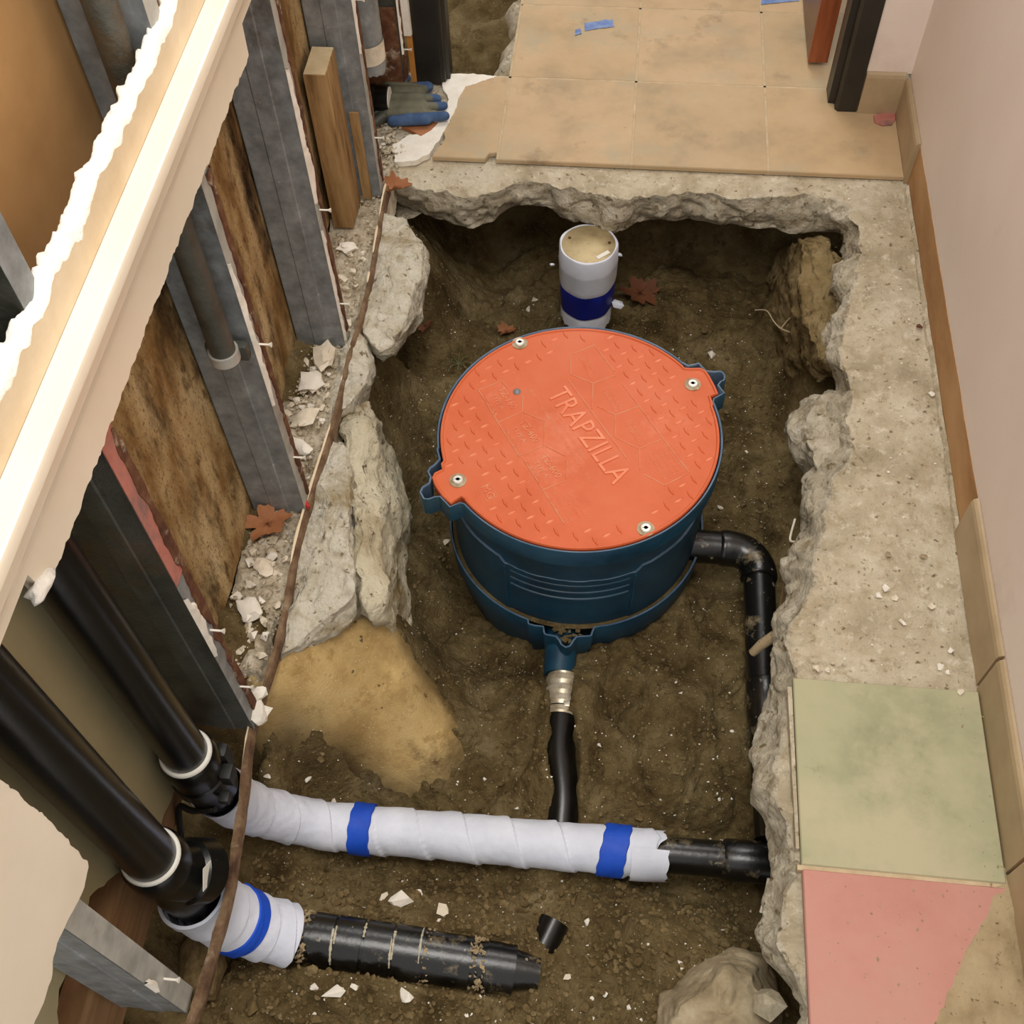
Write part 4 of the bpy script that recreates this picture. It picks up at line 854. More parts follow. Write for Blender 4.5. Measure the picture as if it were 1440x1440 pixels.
# base rim with front ear
ZF = -0.285
ear = [(742, 878), (752, 881), (763, 882), (763, 887), (764, 891), (767, 893.5), (774, 894.5), (781, 896), (785, 901), (788, 907), (795, 911.5), (801, 910), (804.6, 907), (808, 901), (812, 896.5), (821, 896), (829, 895.6), (833, 894), (835, 888), (837, 883), (848, 881)]
e3 = [tuple(G(a_, b_, ZF)[:2]) for a_, b_ in ear]
RB = 0.262
a0 = ang(e3[-1]); a1 = ang(e3[0])
fr = e3 + circ_arc(RB, a0 + 0.02, a1 + 2 * math.pi - 0.02, 180)
fin = offs(fr, -0.0045)
a = MB(); a.grid([[(p[0], p[1], z) for p in q] for q, z in ((fin, ZF - 0.05), (fin, ZF - 0.001), (offs(fr, -0.003), ZF), (offs(fr, -0.0008), ZF))], close=True); a.build('base_rim_edge', 'tank_edge', tank)
a = MB(); a.grid([[(p[0], p[1], z) for p in q] for q, z in ((offs(fr, -0.0008), ZF), (fr, ZF - 0.0015), (offs(fr, -0.003), ZF - 0.06), (offs(fr, -0.02), ZF - 0.16))], close=True); a.build('base_rim', 'tank', tank)
a = MB(); V_ = []
a.grid([ring(0.20, ZF - 0.014, 160), [(p[0], p[1], ZF - 0.012 + 0.008 * float(vnoise(p[0] * 80, p[1] * 80, 3))) for p in fin[::1]][:160] if False else ring(0.2555, ZF - 0.012, 160, lambda t_, z: 0)], close=True)
a.build('trapped_dirt', 'dirt', tank)
a = MB(); c0 = G(798, 893, ZF - 0.006)
for k in range(16):
    V_, F_ = hull_geo(random.uniform(0.006, 0.011), 0.7, 3000 + k, 9); ox, oy = random.uniform(-0.026, 0.026), random.uniform(0, 0.02); 
    if k < 5: ox, oy = random.uniform(-0.008, 0.008), random.uniform(-0.012, 0)
    a.add([(p[0] + c0.x + ox, p[1] + c0.y + oy, p[2] + ZF - 0.012) for p in V_], F_)
a.build('trapped_dirt', 'dirt', tank, kind='stuff')
a = MB(); c1 = G(788, 920, -0.335); a.tube([(c1.x, LC.y - 0.24, -0.345), (c1.x, 0.955, -0.352)], [0.034, 0.030], n=32); a.build('outlet_neck', 'tank', tank)
# lid
ld = MB(); ld.prism(lid, -0.02, 0.0)
ldo = ld.build('lid', 'orange', tank, smooth=False, label='orange tread patterned lid')
a = MB(); a.grid([[(p[0], p[1], z) for p in q] for q, z in ((offs(lid, 0.0002), -0.006), (offs(lid, -0.0012), 0.0022), (offs(lid, -0.0045), 0.0024), (offs(lid, -0.006), 0.0003))], close=True); a.build('lid_bead', 'orange', ldo)
TA = math.radians(-56.0); U = Vector((math.cos(TA), math.sin(TA), 0)); Vv = Vector((-U.y, U.x, 0))
def bar(mb_, p, q, w_, h, z=0.0):
    p = Vector((p[0], p[1], 0)); q = Vector((q[0], q[1], 0)); d = (q - p)
    if d.length < 1e-5: return
    d.normalize(); nn = Vector((-d.y, d.x, 0))
    V_ = [p - nn * w_, q - nn * w_, q + nn * w_, p + nn * w_, p - nn * w_ * .4, q - nn * w_ * .4, q + nn * w_ * .4, p + nn * w_ * .4]
    V_ = [(v.x, v.y, z + (h if i > 3 else -0.0005)) for i, v in enumerate(V_)]
    mb_.add(V_, [(4, 5, 6, 7), (0, 1, 5, 4), (1, 2, 6, 5), (2, 3, 7, 6), (3, 0, 4, 7)])
def c1p(x, y): return (600 + x * 220 / 1440, 450 + y * 220 / 1440)
def c2p(x, y): return (780 + x * 250 / 1440, 450 + y * 250 / 1440)
def c3p(x, y): return (660 + x * 240 / 1440, 560 + y * 240 / 1440)
segs = [(c1p, a_) for a_ in [(475, 645, 690, 565), (475, 645, 655, 945), (655, 945, 880, 845), (690, 565, 745, 625), (880, 845, 885, 700), (880, 845, 1090, 930), (1090, 930, 1075, 1155), (655, 945, 850, 1255), (850, 1255, 1075, 1160)]] + \
 [(c3p, a_) for a_ in [(425, 470, 620, 775), (620, 775, 825, 695), (640, 400, 810, 490), (825, 510, 818, 680), (620, 775, 800, 1060)]] + \
 [(c2p, a_) for a_ in [(130, 285, 320, 205), (320, 205, 480, 415), (130, 285, 130, 440), (130, 440, 310, 515), (310, 515, 490, 450), (310, 515, 300, 720), (345, 700, 490, 770), (490, 770, 690, 700), (490, 770, 490, 950), (490, 950, 685, 1045), (685, 1045, 860, 970), (550, 520, 860, 940), (685, 1045, 690, 1210), (720, 1250, 890, 1340), (890, 1340, 1090, 1240), (860, 940, 1090, 1240), (110, 490, 580, 1120)]]
a = MB()
for f_, s_ in segs:
    p = G(*f_(s_[0], s_[1])); q = G(*f_(s_[2], s_[3])); bar(a, p, q, 0.0014, 0.0014)
a.build('raised_outline', 'orange_worn', ldo, smooth=False)
# zones without tread: centre band
zone1 = [tuple(G(*c1p(470, 630))[:2]), tuple(G(*c1p(700, 545))[:2]), tuple(G(757, 515)[:2]), tuple(G(*c2p(120, 190))[:2]), tuple(G(*c2p(330, 180))[:2]), tuple(G(*c2p(1110, 1240))[:2]), tuple(G(*c2p(900, 1370))[:2]), tuple(G(880, 735)[:2]), tuple(G(*c3p(800, 1090))[:2])]
zp = np.array(zone1)
tr2 = [MB(), MB()]; st_ = 0.0246; lid_np = np.array(lid); bolts_px = [(731, 483), (974, 541), (644, 676), (908, 744)]
bl = [G(a_, b_) for a_, b_ in bolts_px]
mg = G(686, 692)
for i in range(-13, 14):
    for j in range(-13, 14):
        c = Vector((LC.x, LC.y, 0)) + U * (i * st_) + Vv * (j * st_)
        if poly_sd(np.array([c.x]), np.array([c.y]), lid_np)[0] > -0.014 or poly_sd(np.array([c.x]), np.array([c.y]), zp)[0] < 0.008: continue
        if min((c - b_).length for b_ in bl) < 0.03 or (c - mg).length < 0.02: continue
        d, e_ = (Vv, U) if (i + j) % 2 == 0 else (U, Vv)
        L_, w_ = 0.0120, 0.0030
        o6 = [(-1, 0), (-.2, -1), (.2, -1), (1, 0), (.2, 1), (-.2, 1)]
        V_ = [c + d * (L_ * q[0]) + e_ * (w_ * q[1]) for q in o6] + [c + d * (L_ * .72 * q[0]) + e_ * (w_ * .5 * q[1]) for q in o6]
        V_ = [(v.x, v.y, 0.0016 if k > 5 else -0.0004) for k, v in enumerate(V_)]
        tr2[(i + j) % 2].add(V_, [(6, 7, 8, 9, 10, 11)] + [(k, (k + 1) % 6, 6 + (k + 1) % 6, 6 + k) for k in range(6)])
tr2[0].build('tread_pattern', 'tread', ldo, smooth=False, kind='stuff'); tr2[1].build('tread_pattern', 'orange', ldo, smooth=False, kind='stuff')  # lozenges along Vv in lighter orange: their glint is put into the colour
# raised lettering
def text_geo(body, size, ext):
    cu = D.curves.new('txt', 'FONT'); cu.body = body; cu.size = size; cu.extrude = ext; cu.align_x = 'CENTER'; cu.align_y = 'CENTER'; cu.resolution_u = 2
    o = D.objects.new('txt', cu); COL.objects.link(o); dg = bpy.context.evaluated_depsgraph_get(); dg.update()
    me_ = D.meshes.new_from_object(o.evaluated_get(dg)); V_ = [v.co.copy() for v in me_.vertices]; F_ = [tuple(p.vertices) for p in me_.polygons]
    D.objects.remove(o); D.curves.remove(cu); D.meshes.remove(me_); return V_, F_
def text_on(mb_, body, size, centre, angle, ext=0.0012, sx=1.0, z=0.0002):
    V_, F_ = text_geo(body, size, ext); c_, s_ = math.cos(angle), math.sin(angle)
    mb_.add([(centre[0] + v.x * sx * c_ - v.y * s_, centre[1] + v.x * sx * s_ + v.y * c_, z + v.z) for v in V_], F_)
a = MB(); text_on(a, 'TRAPZILLA', 0.062, G(826, 611), TA, 0.0016, sx=0.80); a.build('lettering', 'tread', ldo, smooth=False)
for s_, fx in (('TZ-160', c1p(742, 722)), ('TZ-400', c1p(945, 1025)), ('TZ-600', c3p(690, 575))):
    a = MB(); text_on(a, s_, 0.019, G(*fx), TA, 0.0008); a.build('lettering', 'orange_worn', ldo, smooth=False)
for fx in (c1p(655, 755), c1p(850, 1055), c3p(605, 600)):
    a = MB(); text_on(a, 'TYPE A', 0.013, G(*fx), TA, 0.0007); a.build('lettering', 'orange_worn', ldo, smooth=False)
for fx in (c1p(580, 790), c1p(775, 1085), c3p(540, 625)):
    a = MB(); text_on(a, 'GPM W/FCA', 0.010, G(*fx), TA, 0.0007); a.build('lettering', 'orange_worn', ldo, smooth=False)
# worn small print that nobody can read any more: rows of rubbed stubs
a = MB(); rn = random.Random(5)
def smudge(p, q, rows_, pitch, h):
    p = Vector(G(*p)); q = Vector(G(*q)); d = (q - p); L_ = d.length; d.normalize(); nn = Vector((-d.y, d.x, 0))
    for r_ in range(rows_):
        x = 0
        while x < L_:
            w_ = rn.uniform(0.0015, 0.004); c = p + d * x + nn * (r_ * pitch)
            bar(a, c - nn * h * rn.uniform(.3, .5), c + nn * h * rn.uniform(.3, .5), 0.0008, 0.0008); x += w_ + 0.0018
smudge(c1p(960, 650), c3p(1070, 765), 1, 0.01, 0.007)
smudge(c1p(1170, 850), c3p(985, 520), 1, 0.01, 0.009)
smudge(c2p(215, 310), c2p(300, 480), 2, 0.011, 0.008); smudge(c2p(395, 560), c2p(500, 740), 2, 0.011, 0.008); smudge(c2p(575, 830), c2p(700, 1010), 2, 0.011, 0.008)
smudge(c2p(760, 1080), c2p(900, 1290), 6, 0.0095, 0.006)
smudge(c3p(660, 810), c3p(830, 1060), 2, 0.011, 0.007); smudge(c3p(800, 830), c3p(930, 1000), 2, 0.011, 0.007)
a.build('worn_print', 'orange_worn', ldo, smooth=False, kind='stuff')
a = MB(); text_on(a, 'MG', 0.021, mg, TA, 0.0008); a.build('lettering', 'orange_worn', ldo, smooth=False)
a = MB()
for s_ in ((-1, -1, 1, -1), (1, -1, 1, 1), (1, 1, -1, 1), (-1, 1, -1, -1)):
    bar(a, mg + U * s_[0] * .0155 + Vv * s_[1] * .0115, mg + U * s_[2] * .0155 + Vv * s_[3] * .0115, 0.0009, 0.0008)
a.build('raised_outline', 'orange_worn', ldo, smooth=False)
for b_ in bl:
    a = MB(); a.tube([(b_.x, b_.y, -0.001), (b_.x, b_.y, 0.0016)], 0.0155, n=28); wo = a.build('washer', 'washer', ldo)
    a = MB(); a.tube([(b_.x, b_.y, 0.001), (b_.x, b_.y, 0.004), (b_.x, b_.y, 0.0055), (b_.x, b_.y, 0.0055), (b_.x, b_.y, 0.003)], [0.0095, 0.0095, 0.008, 0.0035, 0.003], n=20); a.build('bolt', 'bolt', wo)
b_ = G(727, 551); a = MB(); a.tube([(b_.x, b_.y, -0.001), (b_.x, b_.y, 0.001), (b_.x, b_.y, 0.004), (b_.x, b_.y, 0.0055)], [0.0075, 0.0075, 0.0045, 0.002], n=18); a.build('plug', 'galv', ldo)

# ------------------------------------------------------------------ cleanout riser behind the tank
cl = thing('cleanout_riser', (-0.053, 1.90, -0.42), 'capped riser pipe wrapped in white foam and dark blue tape behind the tank', 'pipe')
cx, cy = -0.055, 1.903
def cring(r, z, n=48, fn=None): return [(cx + (r + (fn(t_) if fn else 0)) * math.cos(t_), cy + (r + (fn(t_) if fn else 0)) * math.sin(t_), z + 0.0) for t_ in np.linspace(0, 2 * math.pi, n, endpoint=False)]
a = MB(); a.grid([cring(0.050, -0.43), cring(0.050, -0.125)], close=True); a.build('pipe', 'abs', cl)
a = MB(); fnz = lambda t_: 0.0012 * math.sin(3 * t_) + 0.001 * math.sin(7 * t_ + 1)
a.grid([cring(0.0605, -0.108), cring(0.0645, -0.108, fn=fnz), cring(0.0665, -0.112, fn=fnz), cring(0.0675, -0.150, fn=fnz), cring(0.0680, -0.155, fn=fnz), cring(0.0674, -0.158, fn=fnz), cring(0.0665, -0.20, fn=fnz), cring(0.063, -0.226, fn=fnz), cring(0.060, -0.232)], close=True); a.build('foam_wrap', 'foam', cl)
a = MB(); a.grid([cring(0.0585, -0.200), cring(0.0648, -0.208, fn=fnz), cring(0.0635, -0.245, fn=fnz), cring(0.0618, -0.288, fn=fnz), cring(0.056, -0.290)], close=True); a.build('tape_band', 'blue_tape_dark', cl)
rr = [cring(0.058, -0.285), cring(0.060, -0.290, fn=fnz), [(p[0], p[1], -0.335 + 0.012 * math.sin(2 * k / 48 * 6.28 + 1) + 0.006 * math.sin(k * 1.9)) for k, p in enumerate(cring(0.0605, 0))]]
a = MB(); a.grid(rr, close=True); a.build('foam_wrap', 'foam', cl, sharp=0)
cap = MB(); cap.grid([cring(0.0610, -0.1235), cring(0.0606, -0.1085), cring(0.0585, -0.1075), cring(0.001, -0.1070)], close=True); capo = cap.build('cap', 'brass', cl)
sc = G(848, 358, -0.106); a = MB(); d_ = Vector((0.75, 0.66, 0)); n_ = Vector((-0.66, 0.75, 0))
pp = [sc - d_ * 0.017 - n_ * 0.005, sc + d_ * 0.017 - n_ * 0.005, sc + d_ * 0.017 + n_ * 0.005, sc - d_ * 0.017 + n_ * 0.005]; a.prism([(p.x, p.y) for p in pp], -0.1068, -0.1062); so = a.build('sticker', 'label', capo, smooth=False)
for q in ((801, 334), (857, 341)):
    sc = G(q[0], q[1], -0.106); a = MB(); a.tube([(sc.x, sc.y, -0.107), (sc.x, sc.y, -0.1055)], 0.0034, n=12); a.build('screw', 'rust', capo)
for (x_, y_, z_, s1) in ((776, 372, -.15, 1), (871, 358, -.14, 2), (842, 408, -.20, 3), (869, 428, -.285, 4)):
    p = G(x_, y_, z_); a = MB(); V_, F_ = chip_geo(0.009 if s1 < 4 else 0.022, 0.5, 1, 40 + s1); a.add([(v[0] * .8 + p.x, v[1] * .6 + p.y, v[2] + p.z) for v in V_], F_); a.build('torn_flap', 'foam', cl)

# ------------------------------------------------------------------ pipe runs
def wrap_mesh(path, r0, step, pitch, twist_phase=0.0, n=96, rag=None):
    """foam sheet wound spirally: the radius steps down along a helix"""
    P, _ = spline([Vector(p) for p in path], 0.0, 40); P = resample(P, 0.0022)
    T = [(P[min(i + 1, len(P) - 1)] - P[max(i - 1, 0)]).normalized() for i in range(len(P))]
    u = Vector((0, 1, 0)); L_ = 0; rows_ = []
    for i, p in enumerate(P):
        if i: L_ += (P[i] - P[i - 1]).length
        u = (u - T[i] * u.dot(T[i])).normalized(); w_ = T[i].cross(u); row = []
        for k in range(n):
            a_ = 2 * math.pi * k / n
            ph = (L_ / pitch - a_ / (2 * math.pi) + twist_phase) % 1.0
            q0 = p + (u * math.cos(a_) + w_ * math.sin(a_)) * r0
            r_ = r0 + step * (ph if ph < 0.97 else (1 - ph) / 0.03 * 0.97) + 0.0018 * n3(q0, 24, 3) + 0.0008 * n3(q0, 70, 4)
            q = p + (u * math.cos(a_) + w_ * math.sin(a_)) * r_
            row.append(q)
        rows_.append(row)
    return rows_, P, T
# --- upper stack and the wrapped branch across the pit
up = thing('waste_pipe', (-0.56, 0.556, -0.35), 'black waste pipe dropping behind the dark stud and crossing the pit in white foam wrap', 'pipe')
UX, UY = -0.562, 0.556
a = MB(); a.tube([(UX, UY, 0.10), (UX, UY, 2.4)], 0.0325, n=40); a.build('stack', 'abs', up)
a = MB(); a.tube([(UX, UY, 0.133), (UX, UY, 0.137), (UX, UY, 0.140), (UX, UY, 0.140)], [0.0375, 0.038, 0.0365, 0.033], n=40); a.build('seal_ring', 'label', up)
cpl = MB(); cpl.tube([(UX, UY, 0.134), (UX, UY, 0.126), (UX, UY, 0.100), (UX, UY, 0.096), (UX, UY, 0.070), (UX, UY, 0.066), (UX, UY, 0.044), (UX, UY + 0.002, 0.040), (UX, UY + 0.004, 0.01), (UX, UY + .006, -0.012), (UX, UY + .006, -0.018), (UX + 0.002, UY + .010, -0.05)], [0.0385, 0.042, 0.042, 0.0395, 0.0395, 0.0425, 0.0425, 0.039, 0.039, 0.0405, 0.037, 0.036], n=40)
cpo = cpl.build('coupling', 'abs', up, sharp=30)
a = MB(); a.box((-0.524, 0.542, 0.052), (-0.507, 0.566, 0.082), bev=0.003); a.build('clamp_block', 'rubber', cpo)
a = MB(); a.box((-0.536, 0.568, 0.05), (-0.516, 0.592, 0.10), bev=0.008); a.build('clamp_lug', 'rubber', cpo)
a = MB(); a.box((-0.528, 0.518, 0.035), (-0.512, 0.536, 0.05), bev=0.003); a.build('clamp_lug', 'rubber', cpo)
a = MB(); a.tube([(UX + 0.018, UY - 0.034, 0.0), (UX - 0.02, UY - 0.036, -0.012), (UX - 0.045, UY - 0.03, -0.02), (UX - 0.05, UY - 0.06, -0.08)], 0.005, n=8, smooth_path=5); a.build('strap_tail', 'rubber', up)
pathU = [(UX + 0.004, UY + 0.008, -0.030), (UX + 0.006, UY + 0.018, -0.10), (UX + 0.018, UY + 0.032, -0.19), (UX + 0.055, UY + 0.046, -0.265), (-0.45, 0.609, -0.312), (-0.36, 0.613, -0.328), (-0.2, 0.614, -0.330), (0.0, 0.615, -0.332), (0.155, 0.616, -0.333)]
rws, Pw, Tw = wrap_mesh(pathU, 0.0400, 0.0042, 0.085, 0.3)
# ragged end with a hanging flap
for k in range(len(rws[-1])):
    a_ = 2 * math.pi * k / len(rws[-1]); e_ = 0.006 * math.sin(3 * a_) + 0.005 * math.sin(7 * a_ + 1) + 0.004 * n3((math.cos(a_), math.sin(a_), 0), 4)
    for b_ in range(1, 13): rws[-b_][k] = rws[-b_][k] + Vector((e_ * (13 - b_) / 12, 0, 0))
a = MB(); a.grid(rws, close=True); a.build('foam_wrap', 'foam', up, sharp=28)
def band_on(x0, x1, yz, r, skew, parent, mat='blue_tape', n=48, r2=None):
    b = MB(); rows_ = []
    for u in (0, 0.04, 0.35, 0.65, 0.96, 1):
        row = []
        for k in range(n):
            a_ = 2 * math.pi * k / n; rr_ = r + (-0.004 if u in (0, 1) else 0) + 0.0006 * math.sin(5 * a_ + u * 4)
            x = x0 + (x1 - x0) * u + skew * math.cos(a_) + 0.001 * math.sin(9 * a_)
            row.append((x, yz[0] + rr_ * math.cos(a_), yz[1] + rr_ * math.sin(a_)))
        rows_.append(row)
    b.grid(rows_, close=True); return b.build('tape_band', mat, parent, sharp=30)
ta = G(490, 1170, -.30).x; tb = G(521, 1170, -.30).x
band_on(ta, tb, (0.6125, -0.327), 0.0462, 0.001, up)
ta = G(845, 1200, -.30).x; tb = G(884, 1200, -.30).x
band_on(ta, tb, (0.6155, -0.3325), 0.0462, 0.007, up)
a = MB(); rows_ = []
for i in range(14):
    u = i / 13; row = []
    for j in range(10):
        v_ = j / 9; ang_ = math.radians(-38 + 120 * v_); x = 0.10 + 0.065 * u + 0.006 * n3((u * 3, v_ * 4, 1), 2.2); r_ = 0.0474 + 0.0015 * math.sin(6 * v_ + 3 * u)
        if u > 0.8: x += 0.014 * n3((v_ * 9, 2, 3), 2)
        if j == 0: ang_ += 0.35 * n3((u * 7, 5, 1), 2); 
        row.append((x, 0.616 - r_ * math.cos(ang_) , -0.333 + r_ * math.sin(ang_)))
    rows_.append(row)
a.grid(rows_); a.build('foam_flap', 'foam', up, sharp=0)
a = MB(); a.tube([(-0.30, 0.614, -0.331), (0.272, 0.617, -0.334)], 0.0315, n=40); a.build('branch', 'abs_dusty', up)
a = MB(); a.tube([(0.262, 0.617, -0.334), (0.268, 0.617, -0.334), (0.32, 0.617, -0.334), (0.40, 0.617, -0.334)], [0.033, 0.0365, 0.0365, 0.0365], n=40); a.build('hub', 'abs_dusty', up)
# --- lower stack and the buried fittings
lo = thing('waste_pipe', (-0.56, 0.40, -0.32), 'lower left black waste pipe bending through a white wrapped elbow into half buried black fittings', 'pipe')
LX, LY = -0.562, 0.400
a = MB(); a.tube([(LX, LY, 0.12), (LX, LY, 2.0)], 0.0355, n=40); a.build('stack', 'abs', lo)
a = MB(); a.tube([(LX, LY, 0.158), (LX, LY, 0.162), (LX, LY, 0.165), (LX, LY, 0.165)], [0.040, 0.0405, 0.039, 0.0355], n=40); a.build('seal_ring', 'label', lo)
a = MB(); a.tube([(LX, LY, 0.160), (LX, LY, 0.152), (LX, LY, 0.118), (LX, LY, 0.113), (LX + 0.001, LY, 0.10), (LX + 0.008, LY + .004, 0.08), (LX + 0.016, LY + 0.010, 0.062), (LX + 0.020, LY + .012, 0.058), (LX + 0.034, LY + .022, 0.030), (LX + 0.036, LY + .023, 0.026)], [0.041, 0.0445, 0.0445, 0.040, 0.040, 0.041, 0.042, 0.0465, 0.0465, 0.041], n=40)
cpo = a.build('coupling', 'abs', lo, sharp=30)
a = MB(); a.tube([(LX, LY, 0.115), (LX + .002, LY, 0.03), (LX + 0.006, LY, -0.03), (LX + 0.016, LY + 0.002, -0.08)], [0.039, 0.039, 0.0375, 0.037], n=40); a.build('coupling', 'abs', lo)
lb = MB(); q = [PXp(x_, y_, -0.505) for x_, y_ in ((286, 1222), (305, 1200), (304, 1232), (286, 1254))]
nl = Vector((1, 0, 0)); lb.add([p for p in q] + [p - Vector((0.0008, 0, 0)) for p in q], [(0, 1, 2, 3), (7, 6, 5, 4), (0, 4, 5, 1), (1, 5, 6, 2), (2, 6, 7, 3), (3, 7, 4, 0)])
lo_ = lb.build('sticker', 'label', cpo, smooth=False)
pathL = [(LX + 0.006, LY, -0.02), (LX + 0.014, LY + 0.001, -0.085), (LX + 0.034, LY + 0.003, -0.160), (LX + 0.07, LY + 0.005, -0.222), (LX + 0.108, LY + 0.006, -0.252)]
rws, Pw, Tw = wrap_mesh(pathL, 0.0480, 0.0045, 0.05, 0.1)
a = MB(); a.grid(rws, close=True); rin_ = [[p * 0.86 + c_ * 0.14 for p in r_] for r_, c_ in ((rws[-1], Pw[-1]),)]
a.grid([rws[-1], rin_[0]], close=True); rin0 = [[p * 0.9 + Pw[0] * 0.1 for p in rws[0]]]; a.grid([rin0[0], rws[0]], close=True)
a.build('foam_wrap', 'foam', lo, sharp=28)
# tape band round the elbow
iA, iB = int(len(Pw) * 0.50), int(len(Pw) * 0.62); rr_ = [[Pw[i] + (p - Pw[i]) * (1.055 if i not in (iA, iB) else 0.99) for p in rws[i]] for i in range(iA, iB + 1)]
a = MB(); a.grid(rr_, close=True); a.build('tape_band', 'blue_tape', lo, sharp=30)
def lp(x): 
    t_ = (x + 0.47) / 0.42; return Vector((x, 0.409 - 0.016 * t_, -0.266 - 0.036 * t_))
def seg(x0, x1, r0_, r1_, name, mat='abs_dusty', lipr=0.0):
    b = MB(); p0, p1 = lp(x0), lp(x1); d = (p1 - p0)
    pts = [p0, p0 + d * 0.001, p0 + d * 0.06, p0 + d * 0.94, p0 + d * 0.999, p1]; rs = [r0_ - 0.004, r0_, r0_ + lipr, r1_ + lipr, r1_, r1_ - 0.004]
    b.tube(pts, rs, n=40)
    return b.build(name, mat, lo, sharp=30)
xa = lambda px, py=1330: G(px, py, -0.235).x
seg(-0.475, xa(440), 0.0375, 0.0375, 'branch')
seg(xa(432), xa(462), 0.0425, 0.0425, 'hub')
seg(xa(458), xa(470), 0.0385, 0.0385, 'branch')
seg(xa(466), xa(503), 0.0435, 0.0435, 'hub')
seg(xa(500), xa(512), 0.0390, 0.0390, 'branch')
seg(xa(508), xa(546), 0.0435, 0.0435, 'hub')
seg(xa(542), xa(552), 0.0385, 0.0385, 'branch')
seg(xa(550), xa(592), 0.0440, 0.0440, 'hub')
seg(xa(588), xa(660), 0.0415, 0.0415, 'hub')
seg(xa(656), xa(686), 0.0370, 0.0370, 'branch')
seg(xa(682), xa(724), 0.0400, 0.0390, 'hub')
seg(xa(720), xa(760), 0.0330, 0.0250, 'branch')
for k, (xx, rr0) in enumerate(((xa(465), .0430), (xa(469), .0442), (xa(509), .0442), (xa(549), .0442), (xa(552), .0448), (xa(590), .0438))):
    a = MB(); p0 = lp(xx); n_ = 26; rows_ = []
    t0, t1 = 0.7 + 1.6 * float(vnoise(k * 3.3, 1.0, 4)), 2.0 + 1.6 * float(vnoise(k * 5.1, 2.0, 4))
    for i in range(n_ + 1):
        t_ = t0 + (t1 - t0) * i / n_; w_ = 0.0008 + 0.0022 * abs(float(fbm(t_ * 6 + k * 7, k * 2.0, 5, 3))) * 2
        rows_.append([(p0.x + dx * w_, p0.y + (rr0 + h_) * math.cos(t_), p0.z + (rr0 + h_) * math.sin(t_)) for dx, h_ in ((-1, -0.001), (-.6, 0.0008), (.6, 0.0008), (1, -0.001))])
    a.grid(rows_); a.build('dust_line', 'dust_pale', lo, sharp=0)
# dirt lips caked on the joints
a = MB(); rn = random.Random(8)
for (xx, w_) in ((xa(595), 0.010), (xa(672), 0.012), (xa(420), 0.008)):
    for k in range(60):
        t_ = rn.uniform(0.1, 3.0); p = lp(xx + rn.uniform(-w_, w_)); r_ = 0.0405
        V_, F_ = hull_geo(rn.uniform(0.003, 0.006), 0.8, 7000 + k, 7); a.add([(q[0] + p.x, q[1] + p.y + r_ * math.cos(t_), q[2] + p.z + r_ * math.sin(t_)) for q in V_], F_)
a.build('caked_dirt', 'dust', lo, kind='stuff')
# --- outlet elbow at the right of the tank
ot = thing('outlet_pipe', (0.30, 1.2, -0.33), 'black elbow pipe curving from the tank along the right slab edge', 'pipe')
a = MB(); a.tube([(0.19, 1.240, -0.295), (0.262, 1.240, -0.297)], 0.0345, n=36); a.build('socket', 'abs_dusty', ot)
a = MB(); a.tube([(0.255, 1.240, -0.297), (0.262, 1.240, -0.297), (0.275, 1.240, -0.297), (0.300, 1.236, -0.298), (0.320, 1.222, -0.299), (0.332, 1.198, -0.300), (0.334, 1.178, -0.301), (0.334, 1.172, -0.301)], [0.034, 0.0375, 0.0375, 0.036, 0.0355, 0.036, 0.0375, 0.034], n=36, smooth_path=4); a.build('elbow', 'abs_dusty', ot)
a = MB(); a.tube([(0.334, 1.19, -0.301), (0.338, 1.0, -0.312), (0.345, 0.80, -0.326), (0.350, 0.66, -0.334)], 0.0315, n=36, smooth_path=6); a.build('run', 'abs_dusty', ot)
a = MB(); a.tube([(0.3405, 0.96, -0.3145), (0.341, 0.955, -0.315), (0.3435, 0.885, -0.320), (0.344, 0.88, -0.3205)], [0.032, 0.0355, 0.0355, 0.032], n=36); a.build('hub', 'abs_dusty', ot)
# --- front pipe with the steel coupling
fp = thing('front_pipe', (-0.03, 0.7, -0.40), 'half buried black pipe with a steel coupling running from the tank under the wrapped pipe', 'pipe')
cp0 = G(790, 980, -0.33).x
a = MB(); ys_ = np.linspace(0.952, 0.866, 40); rs = [0.0315 + 0.0012 * math.sin((y - 0.866) / 0.0215 * 2 * math.pi) for y in ys_]
a.tube([(cp0, float(y), -0.352) for y in ys_], rs, n=36); cpo = a.build('steel_coupling', 'steel', fp)
for y in (0.940, 0.918, 0.897, 0.876):
    a = MB(); a.tube([(cp0, y + 0.004, -0.352), (cp0, y - 0.004, -0.352)], 0.0338, n=36); a.build('band', 'steel', cpo)
a = MB(); c_ = G(797, 990, -0.32); a.box((c_.x - .006, c_.y - .006, -0.33), (c_.x + .006, c_.y + .006, -0.316), bev=0.002); a.build('screw_block', 'steel', cpo)
c1_ = G(792, 1100, -0.335).x
a = MB(); a.tube([(cp0, 0.885, -0.352), (cp0 + 0.002, 0.80, -0.353), (c1_, 0.72, -0.358), (c1_ + .002, 0.66, -0.368), (c1_ + .003, 0.60, -0.385)], 0.0305, n=36, smooth_path=6); a.build('pipe', 'abs', fp)
d0 = on_ground(768, 1318)
a = MB(); a.tube([(d0.x + 0.012, d0.y + 0.03, d0.z - 0.012), (d0.x - 0.012, d0.y - 0.03, d0.z - 0.016)], 0.026, n=24); a.build('pipe_end', 'abs', fp)

